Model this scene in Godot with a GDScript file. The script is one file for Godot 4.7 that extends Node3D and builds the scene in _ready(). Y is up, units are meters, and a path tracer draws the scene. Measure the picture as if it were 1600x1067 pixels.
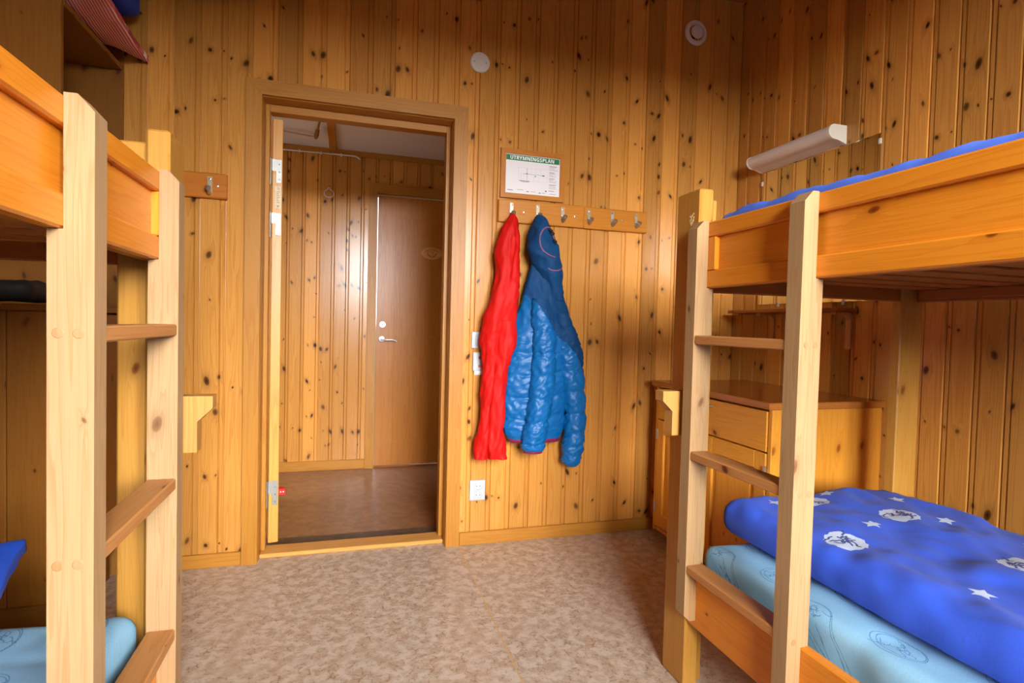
extends Node3D
# A four-bed hostel bedroom panelled in pine, looking from the window to the open door and the corridor behind it.

const W_BACK := -2.79      # face of the panelled wall with the door
const W_RIGHT := 2.165
const W_LEFT := -1.53
const W_FRONT := 1.30      # the window wall, behind the camera
const CEIL := 3.0
const PITCH := 0.104       # cover width of one panel board
const C_FAR := -4.42       # far wall of the corridor

var rng := RandomNumberGenerator.new()
var names := {}
var atlas: ImageTexture
var grain_tex: ImageTexture
var clear_tex: ImageTexture     # the same wood without knots
var board_mats := []
var woods := {}
var n3 := FastNoiseLite.new()

# ------------------------------------------------------------------ scene
func _ready():
	rng.seed = 7
	var cam := Camera3D.new()
	cam.name = "camera"
	cam.fov = 62.436
	cam.near = 0.02
	cam.transform = Transform3D(Basis(Vector3(0.95875521, 0.02564446, 0.28307387), Vector3(-0.01595776, 0.99920722, -0.03647298), Vector3(-0.28378479, 0.03045143, 0.95840435)), Vector3(0, 1.13, 0))
	add_child(cam)
	cam.current = true
	var we := WorldEnvironment.new()
	we.name = "world"
	var env := Environment.new()
	env.background_mode = Environment.BG_SKY
	var sky := Sky.new()
	var sm := ProceduralSkyMaterial.new()
	sm.sky_top_color = Color(0.86, 0.91, 1.0)
	sm.sky_horizon_color = Color(0.95, 0.97, 1.0)
	sm.ground_horizon_color = Color(0.42, 0.43, 0.38)
	sm.ground_bottom_color = Color(0.30, 0.31, 0.25)
	sm.sun_angle_max = 0.0
	sky.sky_material = sm
	env.sky = sky
	env.background_energy_multiplier = 8.0
	env.tonemap_mode = Environment.TONE_MAPPER_LINEAR
	env.tonemap_exposure = 1.0
	env.sdfgi_enabled = true
	env.ssao_enabled = true
	env.ssil_enabled = true
	we.environment = env
	add_child(we)
	var day := AreaLight3D.new()      # the bright overcast sky above the horizon, outside the bedroom window
	day.name = "window_daylight"
	day.area_size = Vector2(16.0, 5.4)
	day.light_color = Color(0.97, 0.99, 1.0)
	day.light_energy = 2400.0
	day.area_range = 30.0
	day.shadow_enabled = true
	day.transform = Transform3D(Basis(Vector3.RIGHT, deg_to_rad(-14.0)), Vector3(0.45, 4.8, W_FRONT + 10.7))
	add_child(day)
	var hall := AreaLight3D.new()     # fill light added to brighten the corridor, set behind an added unseen window
	hall.name = "added_corridor_fill"
	hall.area_size = Vector2(1.6, 1.6)
	hall.light_color = Color(1.0, 0.985, 0.96)
	hall.light_energy = 7.0
	hall.area_range = 10.0
	hall.shadow_enabled = true
	hall.transform = Transform3D(Basis(Vector3.UP, deg_to_rad(-90.0)) * Basis(Vector3.RIGHT, deg_to_rad(-20.0)), Vector3(-2.4, 1.95, -3.65))
	add_child(hall)
	n3.seed = 5
	n3.noise_type = FastNoiseLite.TYPE_SIMPLEX_SMOOTH
	n3.frequency = 1.0
	n3.fractal_octaves = 3

	make_textures()
	build_shell()
	build_window()
	build_doorway()
	build_corridor()
	build_bunk(1, 1.035, 1.0, -1.456, -1.048, 0.08)
	build_bunk(2, -0.40, -1.0, -1.425, -0.985, 0.115)
	build_cabinet()
	build_wardrobe()
	build_bedding()
	build_wall_things()
	build_jackets()

# ------------------------------------------------------------------ helpers
func numbered(called: String) -> String:
	names[called] = names.get(called, -1) + 1
	return called if names[called] == 0 else "%s_%03d" % [called, names[called]]

func tag(o: Node3D, label: String, category: String, group := "", kind := "") -> void:
	o.set_meta("label", label)
	o.set_meta("category", category)
	if group:
		o.set_meta("group", group)
	if kind:
		o.set_meta("kind", kind)

func thing(called: String, label: String, category: String, at := Vector3.ZERO, group := "", kind := "") -> Node3D:
	var o := Node3D.new()
	o.name = numbered(called)
	o.position = at
	tag(o, label, category, group, kind)
	add_child(o)
	return o

func tool() -> SurfaceTool:
	var st := SurfaceTool.new()
	st.begin(Mesh.PRIMITIVE_TRIANGLES)
	return st

func done(st: SurfaceTool, called: String, m: Material, parent: Node) -> MeshInstance3D:
	var o := MeshInstance3D.new()
	o.name = numbered(called) if parent == self else called
	o.mesh = st.commit()
	o.material_override = null
	for i in o.mesh.get_surface_count():
		o.mesh.surface_set_material(i, m)
	parent.add_child(o, true)
	return o

# a flat polygon with outward normal n; grain g runs along v
func face(st: SurfaceTool, pts: Array, n: Vector3, g: Vector3, off: Vector2, size := Vector2(0.32, 1.8)) -> void:
	var perp := n.cross(g)
	var gg := g
	if perp.length() < 0.35:
		perp = Vector3(n.y, n.z, n.x)
		gg = n.cross(perp) * 0.35
	else:
		perp = perp.normalized()
	var q := pts
	if (pts[1] - pts[0]).cross(pts[2] - pts[0]).dot(n) > 0.0:
		q = pts.duplicate()
		q.reverse()
	for i in range(1, q.size() - 1):
		for p in [q[0], q[i], q[i + 1]]:
			st.set_normal(n)
			st.set_uv(Vector2(perp.dot(p) / size.x + off.x, gg.dot(p) / size.y + off.y))
			st.add_vertex(p)

func roff() -> Vector2:
	return Vector2(rng.randf(), rng.randf())

func cbox(st: SurfaceTool, c: Vector3, s: Vector3, b := 0.002, g := Vector3.ZERO) -> void:
	var off := roff()
	var h := s * 0.5
	b = minf(b, minf(h.x, minf(h.y, h.z)) * 0.45)
	if g == Vector3.ZERO:
		g = Vector3.RIGHT if s.x >= s.y and s.x >= s.z else (Vector3.UP if s.y >= s.z else Vector3.BACK)
	var ax := [Vector3.RIGHT, Vector3.UP, Vector3.BACK]
	var pt := func(k: int, sg: Array) -> Vector3:
		var v := Vector3.ZERO
		for i in 3:
			v += ax[i] * float(sg[i]) * (h[i] - (0.0 if i == k else b))
		return c + v
	for k in 3:
		var i := (k + 1) % 3
		var j := (k + 2) % 3
		for sg in [-1, 1]:
			var ps := []
			for q in [[-1, -1], [1, -1], [1, 1], [-1, 1]]:
				var a := [0, 0, 0]
				a[k] = sg; a[i] = q[0]; a[j] = q[1]
				ps.append(pt.call(k, a))
			face(st, ps, ax[k] * float(sg), g, off)
			for sh in [-1, 1]:     # the bevel between the k and i faces
				var e := []
				for q in [[k, -1], [k, 1], [i, 1], [i, -1]]:
					var a := [0, 0, 0]
					a[k] = sg; a[i] = sh; a[j] = q[1]
					e.append(pt.call(q[0], a))
				face(st, e, (ax[k] * float(sg) + ax[i] * float(sh)).normalized(), g, off)
	for x in [-1, 1]:
		for y in [-1, 1]:
			for z in [-1, 1]:
				var a := [x, y, z]
				face(st, [pt.call(0, a), pt.call(1, a), pt.call(2, a)], Vector3(x, y, z).normalized(), g, off)

func bx(parent: Node, called: String, m: Material, lo: Vector3, hi: Vector3, b := 0.002, g := Vector3.ZERO) -> MeshInstance3D:
	var st := tool()
	var a := Vector3(minf(lo.x, hi.x), minf(lo.y, hi.y), minf(lo.z, hi.z))
	var z := Vector3(maxf(lo.x, hi.x), maxf(lo.y, hi.y), maxf(lo.z, hi.z))
	cbox(st, (a + z) * 0.5, z - a, b, g)
	return done(st, called, m, parent)

# polygon in the plane (a, b) pushed along e from e0 to e1
func prism(st: SurfaceTool, poly: PackedVector2Array, a: Vector3, b: Vector3, e: Vector3, e0: float, e1: float, g: Vector3) -> void:
	var off := roff()
	var ids := Geometry2D.triangulate_polygon(poly)
	for k in [[e0, -1.0], [e1, 1.0]]:
		for i in range(0, ids.size(), 3):
			var ps := []
			for j in 3:
				var q: Vector2 = poly[ids[i + j]]
				ps.append(a * q.x + b * q.y + e * float(k[0]))
			face(st, ps, e * float(k[1]), g, off)
	var cc := Geometry2D.is_polygon_clockwise(poly)
	for i in poly.size():
		var p := poly[i]
		var q := poly[(i + 1) % poly.size()]
		var d := (q - p).normalized()
		var o2 := Vector2(d.y, -d.x) * (-1.0 if cc else 1.0)
		face(st, [a * p.x + b * p.y + e * e0, a * q.x + b * q.y + e * e0, a * q.x + b * q.y + e * e1, a * p.x + b * p.y + e * e1], (a * o2.x + b * o2.y).normalized(), g, off)

# surface of revolution about axis `up`, profile = [radius, height] pairs
func lathe(st: SurfaceTool, at: Vector3, up: Vector3, prof: Array, n := 28) -> void:
	var s := up.cross(Vector3(0.3, 0.9, 0.2)).normalized()
	var t := up.cross(s)
	for i in prof.size() - 1:
		var p: Array = prof[i]
		var q: Array = prof[i + 1]
		var sl := Vector2(float(q[1]) - float(p[1]), -(float(q[0]) - float(p[0]))).normalized()   # outward, up
		for k in n:
			var r0 := s * cos(TAU * k / n) + t * sin(TAU * k / n)
			var r1 := s * cos(TAU * (k + 1) / n) + t * sin(TAU * (k + 1) / n)
			var v := [at + r0 * p[0] + up * p[1], at + r1 * p[0] + up * p[1], at + r1 * q[0] + up * q[1], at + r0 * q[0] + up * q[1]]
			var nn := [(r0 * sl.x + up * sl.y).normalized(), (r1 * sl.x + up * sl.y).normalized()]
			var flip: bool = (v[1] - v[0]).cross(v[2] - v[0]).dot(nn[0]) > 0.0 or (v[2] - v[0]).cross(v[3] - v[0]).dot(nn[0]) > 0.0
			for tri in ([[0, 2, 1], [0, 3, 2]] if flip else [[0, 1, 2], [0, 2, 3]]):
				for m in tri:
					st.set_normal(nn[0] if m == 0 or m == 3 else nn[1])
					st.set_uv(Vector2(v[m].x + v[m].z, v[m].y))
					st.add_vertex(v[m])

func tube(st: SurfaceTool, path: Array, r: float, n := 8, caps := true) -> void:
	var rings := []
	var side := Vector3.ZERO
	for i in path.size():
		var d: Vector3 = (path[mini(i + 1, path.size() - 1)] - path[maxi(i - 1, 0)]).normalized()
		if side == Vector3.ZERO:
			side = d.cross(Vector3(0.21, 0.34, 0.91)).normalized()
		side = (side - d * side.dot(d)).normalized()
		var ring := []
		for k in n:
			ring.append(side * cos(TAU * k / n) + d.cross(side) * sin(TAU * k / n))
		rings.append(ring)
	for i in path.size() - 1:
		for k in n:
			var k1 := (k + 1) % n
			for q in [[i, k], [i + 1, k], [i + 1, k1], [i, k], [i + 1, k1], [i, k1]]:
				var nn: Vector3 = rings[q[0]][q[1]]
				st.set_normal(nn)
				st.set_uv(Vector2(float(q[1]) / n, q[0] * 0.1))
				st.add_vertex(path[q[0]] + nn * r)
	if caps:
		for e in [[0, 1], [path.size() - 1, path.size() - 2]]:
			var nd: Vector3 = (path[e[0]] - path[e[1]]).normalized()
			var ps := []
			for k in n:
				ps.append(path[e[0]] + rings[e[0]][k] * r)
			face(st, ps, nd, Vector3.UP if absf(nd.y) < 0.8 else Vector3.RIGHT, Vector2.ZERO)

func smooth_path(p: Array, steps := 5) -> Array:
	var c := Curve3D.new()
	for i in p.size():
		var tan: Vector3 = (p[mini(i + 1, p.size() - 1)] - p[maxi(i - 1, 0)]) / 6.0
		c.add_point(p[i], -tan, tan)
	var out := []
	for i in p.size() - 1:
		for k in steps:
			out.append(c.sample(i, float(k) / steps))
	out.append(p[-1])
	return out

# a box with rounded edges, cut into cells, then pushed about by warp(p, n) -> p
func soft(half: Vector3, r: float, n: Vector3i, warp: Callable, uvf: Callable) -> ArrayMesh:
	var st := tool()
	st.set_smooth_group(0)
	var ax := [Vector3.RIGHT, Vector3.UP, Vector3.BACK]
	for k in 3:
		var i := (k + 1) % 3
		var j := (k + 2) % 3
		for sg in [-1.0, 1.0]:
			var grid := []
			for a in n[i] + 1:
				var row := []
				for b in n[j] + 1:
					var p: Vector3 = ax[k] * sg * half[k] + ax[i] * half[i] * edge(float(a) / n[i]) + ax[j] * half[j] * edge(float(b) / n[j])
					var inner := p.clamp(-half + Vector3.ONE * r, half - Vector3.ONE * r)
					var nn := (p - inner).normalized()
					row.append(warp.call((inner + nn * r).snapped(Vector3.ONE * 0.00001), nn))
				grid.append(row)
			for a in n[i]:
				for b in n[j]:
					var q := [grid[a][b], grid[a + 1][b], grid[a + 1][b + 1], grid[a][b + 1]]
					for m in ([0, 2, 1, 0, 3, 2] if sg > 0 else [0, 1, 2, 0, 2, 3]):
						st.set_uv(uvf.call(q[m]))
						st.add_vertex(q[m])
	st.index()
	st.generate_normals()
	return st.commit()

func edge(t: float) -> float:     # -1..1, denser toward both ends
	var s := 2.0 * t - 1.0
	return s * (1.0 + 0.28 * (1.0 - s * s))

func soft_obj(mesh: ArrayMesh, called: String, m: Material, parent: Node, at := Vector3.ZERO) -> MeshInstance3D:
	var o := MeshInstance3D.new()
	o.name = numbered(called) if parent == self else called
	mesh.surface_set_material(0, m)
	o.mesh = mesh
	o.position = at
	parent.add_child(o, true)
	return o

# ------------------------------------------------------------------ materials and computed textures
func plain(c: Color, rough := 0.5, metal := 0.0, spec := 0.5) -> StandardMaterial3D:
	var m := StandardMaterial3D.new()
	m.albedo_color = c
	m.roughness = rough
	m.metallic = metal
	m.metallic_specular = spec
	return m

func wood(called: String, tint: Color, rough := 0.38, coat := 0.0) -> StandardMaterial3D:
	if not woods.has(called):
		var m := plain(tint, rough, 0.0, 0.4)
		m.resource_name = called
		m.albedo_texture = clear_tex if called in ["casing", "veneer", "leaf", "frame", "threshold", "bracket", "board", "tabletop", "plate"] else grain_tex
		if coat > 0.0:
			m.clearcoat_enabled = true
			m.clearcoat = coat
			m.clearcoat_roughness = 0.18
		woods[called] = m
	return woods[called]

func c8(r: int, g: int, b: int) -> Color:
	return Color(r / 255.0, g / 255.0, b / 255.0)

# Pine in `cols` columns side by side, each one board: growth rings drawn out along the board, knots with their rings bent round them.
func pine(w: int, h: int, cols: int, knots: int, light: Color, dark: Color, knot: Color, tones: float, metres: Vector2, sd: int) -> ImageTexture:
	var r := RandomNumberGenerator.new()
	r.seed = sd
	var no := FastNoiseLite.new()
	no.seed = sd
	no.noise_type = FastNoiseLite.TYPE_SIMPLEX_SMOOTH
	no.frequency = 0.02
	no.fractal_octaves = 3
	var warp: Image = no.get_seamless_image(w, 96, false, false, 0.2)
	warp.convert(Image.FORMAT_L8)
	warp.resize(w, h, Image.INTERPOLATE_CUBIC)
	var wd := warp.get_data()
	no.frequency = 0.35
	no.seed = sd + 9
	var streak: Image = no.get_seamless_image(w, 40, false, false, 0.2)
	streak.convert(Image.FORMAT_L8)
	streak.resize(w, h, Image.INTERPOLATE_CUBIC)
	var sd2 := streak.get_data()
	var cw := w / cols
	var bend := PackedFloat32Array()
	bend.resize(w * h)
	var core := PackedFloat32Array()
	core.resize(w * h)
	var pxm := Vector2(cw / metres.x, h / metres.y)   # pixels to the metre
	for c in cols:
		var many := int(knots * r.randf_range(0.35, 1.6))
		var run := r.randf() * h
		for k in many:
			run += h / float(many) * r.randf_range(0.35, 1.5)
			var pair := 1 + int(r.randf() < 0.3)           # branches often leave the stem two by two
			var fx := r.randf_range(0.10, 0.90)
			for e in pair:
				var cy := int(run + e * r.randf_range(-0.02, 0.02) * pxm.y + h) % h
				var cx := c * cw + int(cw * (fx if e == 0 else fposmod(fx + r.randf_range(0.3, 0.6), 1.0) * 0.8 + 0.1))
				var size := 0.0030 + 0.0085 * pow(r.randf(), 1.7)   # half width in metres
				var tall := r.randf_range(0.9, 2.0)
				var tilt := r.randf_range(-0.9, 0.9)
				var deep := r.randf_range(0.55, 1.0)
				var ry := int(size * tall * pxm.y * 7.0)
				var rx := int(size * pxm.x * 4.5)
				for y in range(-ry, ry + 1):
					for x in range(-rx, rx + 1):
						var px := cx + x
						if px < c * cw or px >= (c + 1) * cw:
							continue
						var i := ((cy + y + h) % h) * w + px
						var dx := x / (size * pxm.x)
						var dy := (y / (size * pxm.y) + dx * tilt) / tall
						var d := dx * dx + dy * dy
						bend[i] += 1.5 * signf(dx) * exp(-dx * dx * 0.25 - dy * dy * 0.09) * minf(absf(dx), 1.0)
						var ringed := 1.0 - 0.28 * clampf(1.0 - absf(d - 0.35) * 3.0, 0.0, 1.0)
						core[i] = maxf(core[i], deep * (clampf(1.35 - d, 0.0, 1.0) * 0.72 * ringed + 0.30 * exp(-d * 0.30)))
	var lut := PackedFloat32Array()
	lut.resize(256)
	for i in 256:
		var t := i / 256.0
		lut[i] = pow(t, 2.6) * (1.0 if t < 0.92 else (1.0 - t) / 0.08)
	var tone := []
	for c in cols:
		tone.append([1.0 + tones * r.randf_range(-1.0, 1.0), r.randf_range(5.0, 13.0), r.randf_range(0.8, 3.2), r.randf(), r.randf_range(0.25, 0.75), r.randf_range(-1, 1) * tones * 0.35])
	var out := PackedByteArray()
	out.resize(w * h * 3)
	var o := 0
	for y in h:
		for x in w:
			var i := y * w + x
			var c: Array = tone[x / cw]
			var t := float(x % cw) / cw
			var u: float = (t - c[4]) * (0.35 + absf(t - c[4]) * 1.3)
			var q: float = u * c[1] + wd[i] / 255.0 * c[2] + c[3] + bend[i]
			var ring := lut[int((q - floorf(q)) * 255.9)]
			var f := clampf(ring * 0.46 + (sd2[i] - 128) / 255.0 * 0.36 + 0.14, 0.0, 1.0)
			var k := minf(core[i], 1.0)
			var b: float = c[0]
			var cr := (light.r + (dark.r - light.r) * f) * b
			var cg: float = (light.g + (dark.g - light.g) * f) * (b + c[5] * 0.5)
			var cb: float = (light.b + (dark.b - light.b) * f) * (b + c[5])
			out[o] = int(clampf(cr + (knot.r - cr) * k, 0, 1) * 255)
			out[o + 1] = int(clampf(cg + (knot.g - cg) * k, 0, 1) * 255)
			out[o + 2] = int(clampf(cb + (knot.b - cb) * k, 0, 1) * 255)
			o += 3
	return ImageTexture.create_from_image(Image.create_from_data(w, h, false, Image.FORMAT_RGB8, out))

func make_textures() -> void:
	atlas = pine(1000, 1536, 10, 8, c8(222, 156, 74), c8(188, 110, 40), c8(44, 19, 8), 0.10, Vector2(0.104, 2.2), 3)
	grain_tex = pine(512, 1536, 1, 5, c8(255, 242, 220), c8(226, 186, 138), c8(120, 72, 44), 0.0, Vector2(0.32, 1.8), 11)
	clear_tex = pine(320, 1024, 1, 0, c8(255, 242, 220), c8(222, 178, 128), c8(120, 72, 44), 0.0, Vector2(0.32, 1.8), 17)
	for k in 3:
		var m := plain(Color.WHITE.darkened(0.05 * k), 0.215, 0.0, 0.46)
		m.resource_name = "varnished_panel_board"
		m.albedo_texture = atlas
		board_mats.append(m)
	wood("casing", c8(190, 138, 60), 0.38)
	wood("honey", c8(196, 150, 74), 0.36)
	wood("rail", c8(228, 150, 46), 0.34)
	wood("pale", c8(172, 146, 114), 0.55)
	wood("rung", c8(190, 140, 90), 0.5)
	wood("cabinet", c8(230, 166, 66), 0.30)
	wood("tabletop", c8(190, 128, 66), 0.16)
	wood("board", c8(206, 140, 48), 0.34)
	wood("dark_pine", c8(172, 108, 46), 0.42)
	wood("leaf", c8(226, 174, 92), 0.36)

# mottled linoleum
func linoleum(a: Color, b: Color, c: Color, sd: int) -> ImageTexture:
	var n := 1024
	var no := FastNoiseLite.new()
	no.seed = sd
	no.noise_type = FastNoiseLite.TYPE_SIMPLEX_SMOOTH
	no.frequency = 0.012
	no.fractal_octaves = 6
	no.fractal_gain = 0.66
	no.domain_warp_enabled = true
	no.domain_warp_amplitude = 24.0
	no.domain_warp_frequency = 0.02
	var big := no.get_seamless_image(n, n, false, false, 0.15)
	big.convert(Image.FORMAT_L8)
	no.seed = sd + 3
	no.frequency = 0.017
	no.fractal_type = FastNoiseLite.FRACTAL_RIDGED
	no.fractal_octaves = 3
	var vein := no.get_seamless_image(n, n, false, false, 0.15)
	vein.convert(Image.FORMAT_L8)
	var d1 := big.get_data()
	var d2 := vein.get_data()
	var out := PackedByteArray()
	out.resize(n * n * 3)
	for i in n * n:
		var t := clampf((d1[i] - 70) / 110.0, 0.0, 1.0)
		var v := clampf((d2[i] - 186) / 40.0, 0.0, 1.0) * 0.8 * clampf((178 - d1[i]) / 70.0, 0.0, 1.0)
		var r := a.r + (b.r - a.r) * t
		var g := a.g + (b.g - a.g) * t
		var l := a.b + (b.b - a.b) * t
		out[i * 3] = int((r + (c.r - r) * v) * 255)
		out[i * 3 + 1] = int((g + (c.g - g) * v) * 255)
		out[i * 3 + 2] = int((l + (c.b - l) * v) * 255)
	return ImageTexture.create_from_image(Image.create_from_data(n, n, false, Image.FORMAT_RGB8, out))

# ------------------------------------------------------------------ the room
# One tongue-and-groove board: flat face, groove, narrow bead, groove. Runs up from y0 to y1; u is the direction along the wall, n out of it.
func board(parent: Node, at: Vector3, u: Vector3, n: Vector3, y0: float, y1: float, w: float, t0 := 0.0, look := []) -> void:
	if w - t0 < 0.004 or y1 - y0 < 0.01:
		return
	var prof := [[0.0, -0.008], [0.003, 0.0], [0.079, 0.0], [0.0825, -0.007], [0.0855, -0.0025], [0.0985, -0.0025], [0.1015, -0.007], [0.104, -0.008]]
	if look.is_empty():
		look = board_look()
	var col: int = look[0]
	var flip: bool = look[1]
	var voff: float = look[2]
	var vs: float = look[3]
	var st := tool()
	for i in prof.size() - 1:
		var a := Vector2(prof[i][0], prof[i][1])
		var b := Vector2(prof[i + 1][0], prof[i + 1][1])
		if a.x >= w:
			break
		if b.x <= t0:
			continue
		if a.x < t0:
			a = a.lerp(b, (t0 - a.x) / (b.x - a.x))
		if b.x > w:
			b = a.lerp(b, (w - a.x) / (b.x - a.x))
		var d := b - a
		var nn := (n * d.x - u * d.y).normalized()
		var pts := [at + u * a.x + n * a.y + Vector3.UP * y0, at + u * b.x + n * b.y + Vector3.UP * y0, at + u * b.x + n * b.y + Vector3.UP * y1, at + u * a.x + n * a.y + Vector3.UP * y1]
		var ids := [0, 1, 2, 0, 2, 3]
		if (pts[1] - pts[0]).cross(pts[2] - pts[0]).dot(nn) > 0.0:
			ids = [0, 2, 1, 0, 3, 2]
		for k in ids:
			var p: Vector3 = pts[k]
			var t: float = (a.x if k == 0 or k == 3 else b.x) / PITCH
			t = 0.02 + 0.96 * (1.0 - t if flip else t)
			st.set_normal(nn)
			st.set_uv(Vector2((col + t) / 10.0, p.y * vs + voff))
			st.add_vertex(p)
	done(st, "board", board_mats[look[4]], parent)

func board_look() -> Array:
	return [rng.randi() % 10, rng.randf() < 0.5, rng.randf(), (1.0 if rng.randf() < 0.5 else -1.0) / 2.2, rng.randi() % 3]

# a run of boards along a wall; holes = [from, to, bottom, top] in metres along u
func boards(parent: Node, at: Vector3, u: Vector3, n: Vector3, length: float, top: float, holes := [], first := 0.0) -> void:
	var s := -first
	while s < length - 0.004:
		var p := at + u * s
		var t0 := maxf(0.0, -s)
		var t1 := minf(PITCH, length - s)
		var look := board_look()
		var cut := false
		for h in holes:
			if s + t1 > h[0] and s + t0 < h[1]:
				cut = true
				board(parent, p, u, n, h[3], top, t1, t0, look)
				board(parent, p, u, n, 0.0, h[2], t1, t0, look)
				if s + t0 < h[0]:
					board(parent, p, u, n, h[2], h[3], h[0] - s, t0, look)
				if s + t1 > h[1]:
					board(parent, p, u, n, h[2], h[3], t1, h[1] - s, look)
		if not cut:
			board(parent, p, u, n, 0.0, top, t1, t0, look)
		s += PITCH

func build_shell() -> void:
	var back := wood("backing", c8(150, 98, 46), 0.6)
	# floor
	var fm := plain(Color.WHITE, 0.36, 0.0, 0.42)
	fm.resource_name = "linoleum"
	fm.albedo_texture = linoleum(c8(184, 158, 132), c8(210, 192, 172), c8(142, 106, 76), 21)
	var floor_ := thing("floor", "mottled brown linoleum floor of the bedroom", "floor", Vector3.ZERO, "", "structure")
	var st := tool()
	cbox(st, Vector3((W_LEFT + W_RIGHT) * 0.5, -0.06, (W_FRONT - 2.93) * 0.5), Vector3(W_RIGHT - W_LEFT + 0.3, 0.12, W_FRONT + 2.93 + 0.3), 0.001, Vector3.BACK)
	var slab := done(st, "linoleum", fm, floor_)
	slab.mesh = lay_flat(slab.mesh, Vector2(0.8, 0.8), fm)
	st = tool()
	face(st, [Vector3(0.5648, 0.0007, -2.77), Vector3(0.5692, 0.0007, -2.77), Vector3(0.5222, 0.0007, 1.2), Vector3(0.5178, 0.0007, 1.2)], Vector3.UP, Vector3.BACK, Vector2.ZERO)
	done(st, "weld_seam", plain(c8(214, 172, 100), 0.5), floor_)
	# ceiling
	var ce := thing("ceiling", "pine board ceiling of the bedroom", "ceiling", Vector3.ZERO, "", "structure")
	bx(ce, "slab", back, Vector3(W_LEFT - 0.15, CEIL + 0.02, -2.93), Vector3(W_RIGHT + 0.15, CEIL + 0.14, W_FRONT + 0.15))
	var cx := W_LEFT
	while cx < W_RIGHT:
		bx(ce, "board", wood("dark_pine", Color.WHITE), Vector3(cx + 0.001, CEIL, -2.79), Vector3(minf(cx + 0.119, W_RIGHT), CEIL + 0.02, W_FRONT), 0.004)
		cx += 0.12
	# wall with the door
	var wb := thing("wall_back", "pine panelled wall with the doorway and coat hooks", "wall", Vector3.ZERO, "", "structure")
	bx(wb, "backing", back, Vector3(W_LEFT - 0.15, -0.1, -2.93), Vector3(-0.395, CEIL, W_BACK - 0.009), 0.0)
	bx(wb, "backing", back, Vector3(0.515, -0.1, -2.93), Vector3(W_RIGHT + 0.15, CEIL, W_BACK - 0.009), 0.0)
	bx(wb, "backing", back, Vector3(-0.395, 2.15, -2.93), Vector3(0.515, CEIL, W_BACK - 0.009), 0.0)
	boards(wb, Vector3(W_LEFT, 0, W_BACK), Vector3.RIGHT, Vector3.BACK, W_RIGHT - W_LEFT, CEIL, [[-0.40 - W_LEFT, 0.53 - W_LEFT, 0.0, 2.15]], 0.03)
	# wall with the mirror
	var wr := thing("wall_right", "pine panelled wall with the mirror beside the cabinet", "wall", Vector3.ZERO, "", "structure")
	bx(wr, "backing", back, Vector3(W_RIGHT + 0.009, -0.1, -2.93), Vector3(W_RIGHT + 0.15, CEIL, W_FRONT + 0.15), 0.0)
	boards(wr, Vector3(W_RIGHT, 0, W_FRONT), Vector3.FORWARD, Vector3.LEFT, W_FRONT - W_BACK, CEIL, [], 0.04)
	var wl := thing("wall_left", "pine panelled wall behind the wardrobe", "wall", Vector3.ZERO, "", "structure")
	bx(wl, "backing", back, Vector3(W_LEFT - 0.15, -0.1, -2.93), Vector3(W_LEFT - 0.009, CEIL, W_FRONT + 0.15), 0.0)
	boards(wl, Vector3(W_LEFT, 0, W_BACK), Vector3.BACK, Vector3.RIGHT, W_FRONT - W_BACK, CEIL, [], 0.02)
	var wf := thing("wall_front", "pine panelled wall around the window", "wall", Vector3.ZERO, "", "structure")
	for a in [[W_LEFT - 0.15, -0.05, -0.1, CEIL], [1.35, W_RIGHT + 0.15, -0.1, CEIL], [-0.05, 1.35, -0.1, 0.85], [-0.05, 1.35, 2.51, CEIL]]:
		bx(wf, "backing", back, Vector3(a[0], a[2], W_FRONT + 0.009), Vector3(a[1], a[3], W_FRONT + 0.15), 0.0)
	boards(wf, Vector3(W_RIGHT, 0, W_FRONT), Vector3.LEFT, Vector3.FORWARD, W_RIGHT - W_LEFT, CEIL, [[W_RIGHT - 1.35, W_RIGHT + 0.05, 0.85, 2.51]], 0.05)
	# baseboards
	var cas := wood("casing", Color.WHITE)
	var b1 := bx(self, "baseboard_back", cas, Vector3(0.569, 0, W_BACK), Vector3(W_RIGHT, 0.066, W_BACK + 0.016), 0.003)
	tag(b1, "pine skirting board between the door casing and the cabinet", "baseboard", "", "structure")
	var b2 := bx(self, "baseboard_back", cas, Vector3(-0.90, 0, W_BACK), Vector3(-0.442, 0.062, W_BACK + 0.016), 0.003)
	tag(b2, "scuffed pine skirting board between the wardrobe and the door", "baseboard", "", "structure")
	var b3 := bx(self, "baseboard_right", cas, Vector3(W_RIGHT - 0.016, 0, W_BACK + 0.02), Vector3(W_RIGHT, 0.066, W_FRONT), 0.003)
	tag(b3, "pine skirting board below the mirror wall", "baseboard", "", "structure")

# lay the texture in plan over everything in a mesh
func lay_flat(mesh: ArrayMesh, size: Vector2, m: Material) -> ArrayMesh:
	var a := mesh.surface_get_arrays(0)
	var v: PackedVector3Array = a[Mesh.ARRAY_VERTEX]
	var uv := PackedVector2Array()
	for p in v:
		uv.append(Vector2(p.x / size.x, p.z / size.y + p.y * 0.3))
	a[Mesh.ARRAY_TEX_UV] = uv
	var out := ArrayMesh.new()
	out.add_surface_from_arrays(Mesh.PRIMITIVE_TRIANGLES, a)
	out.surface_set_material(0, m)
	return out

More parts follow.
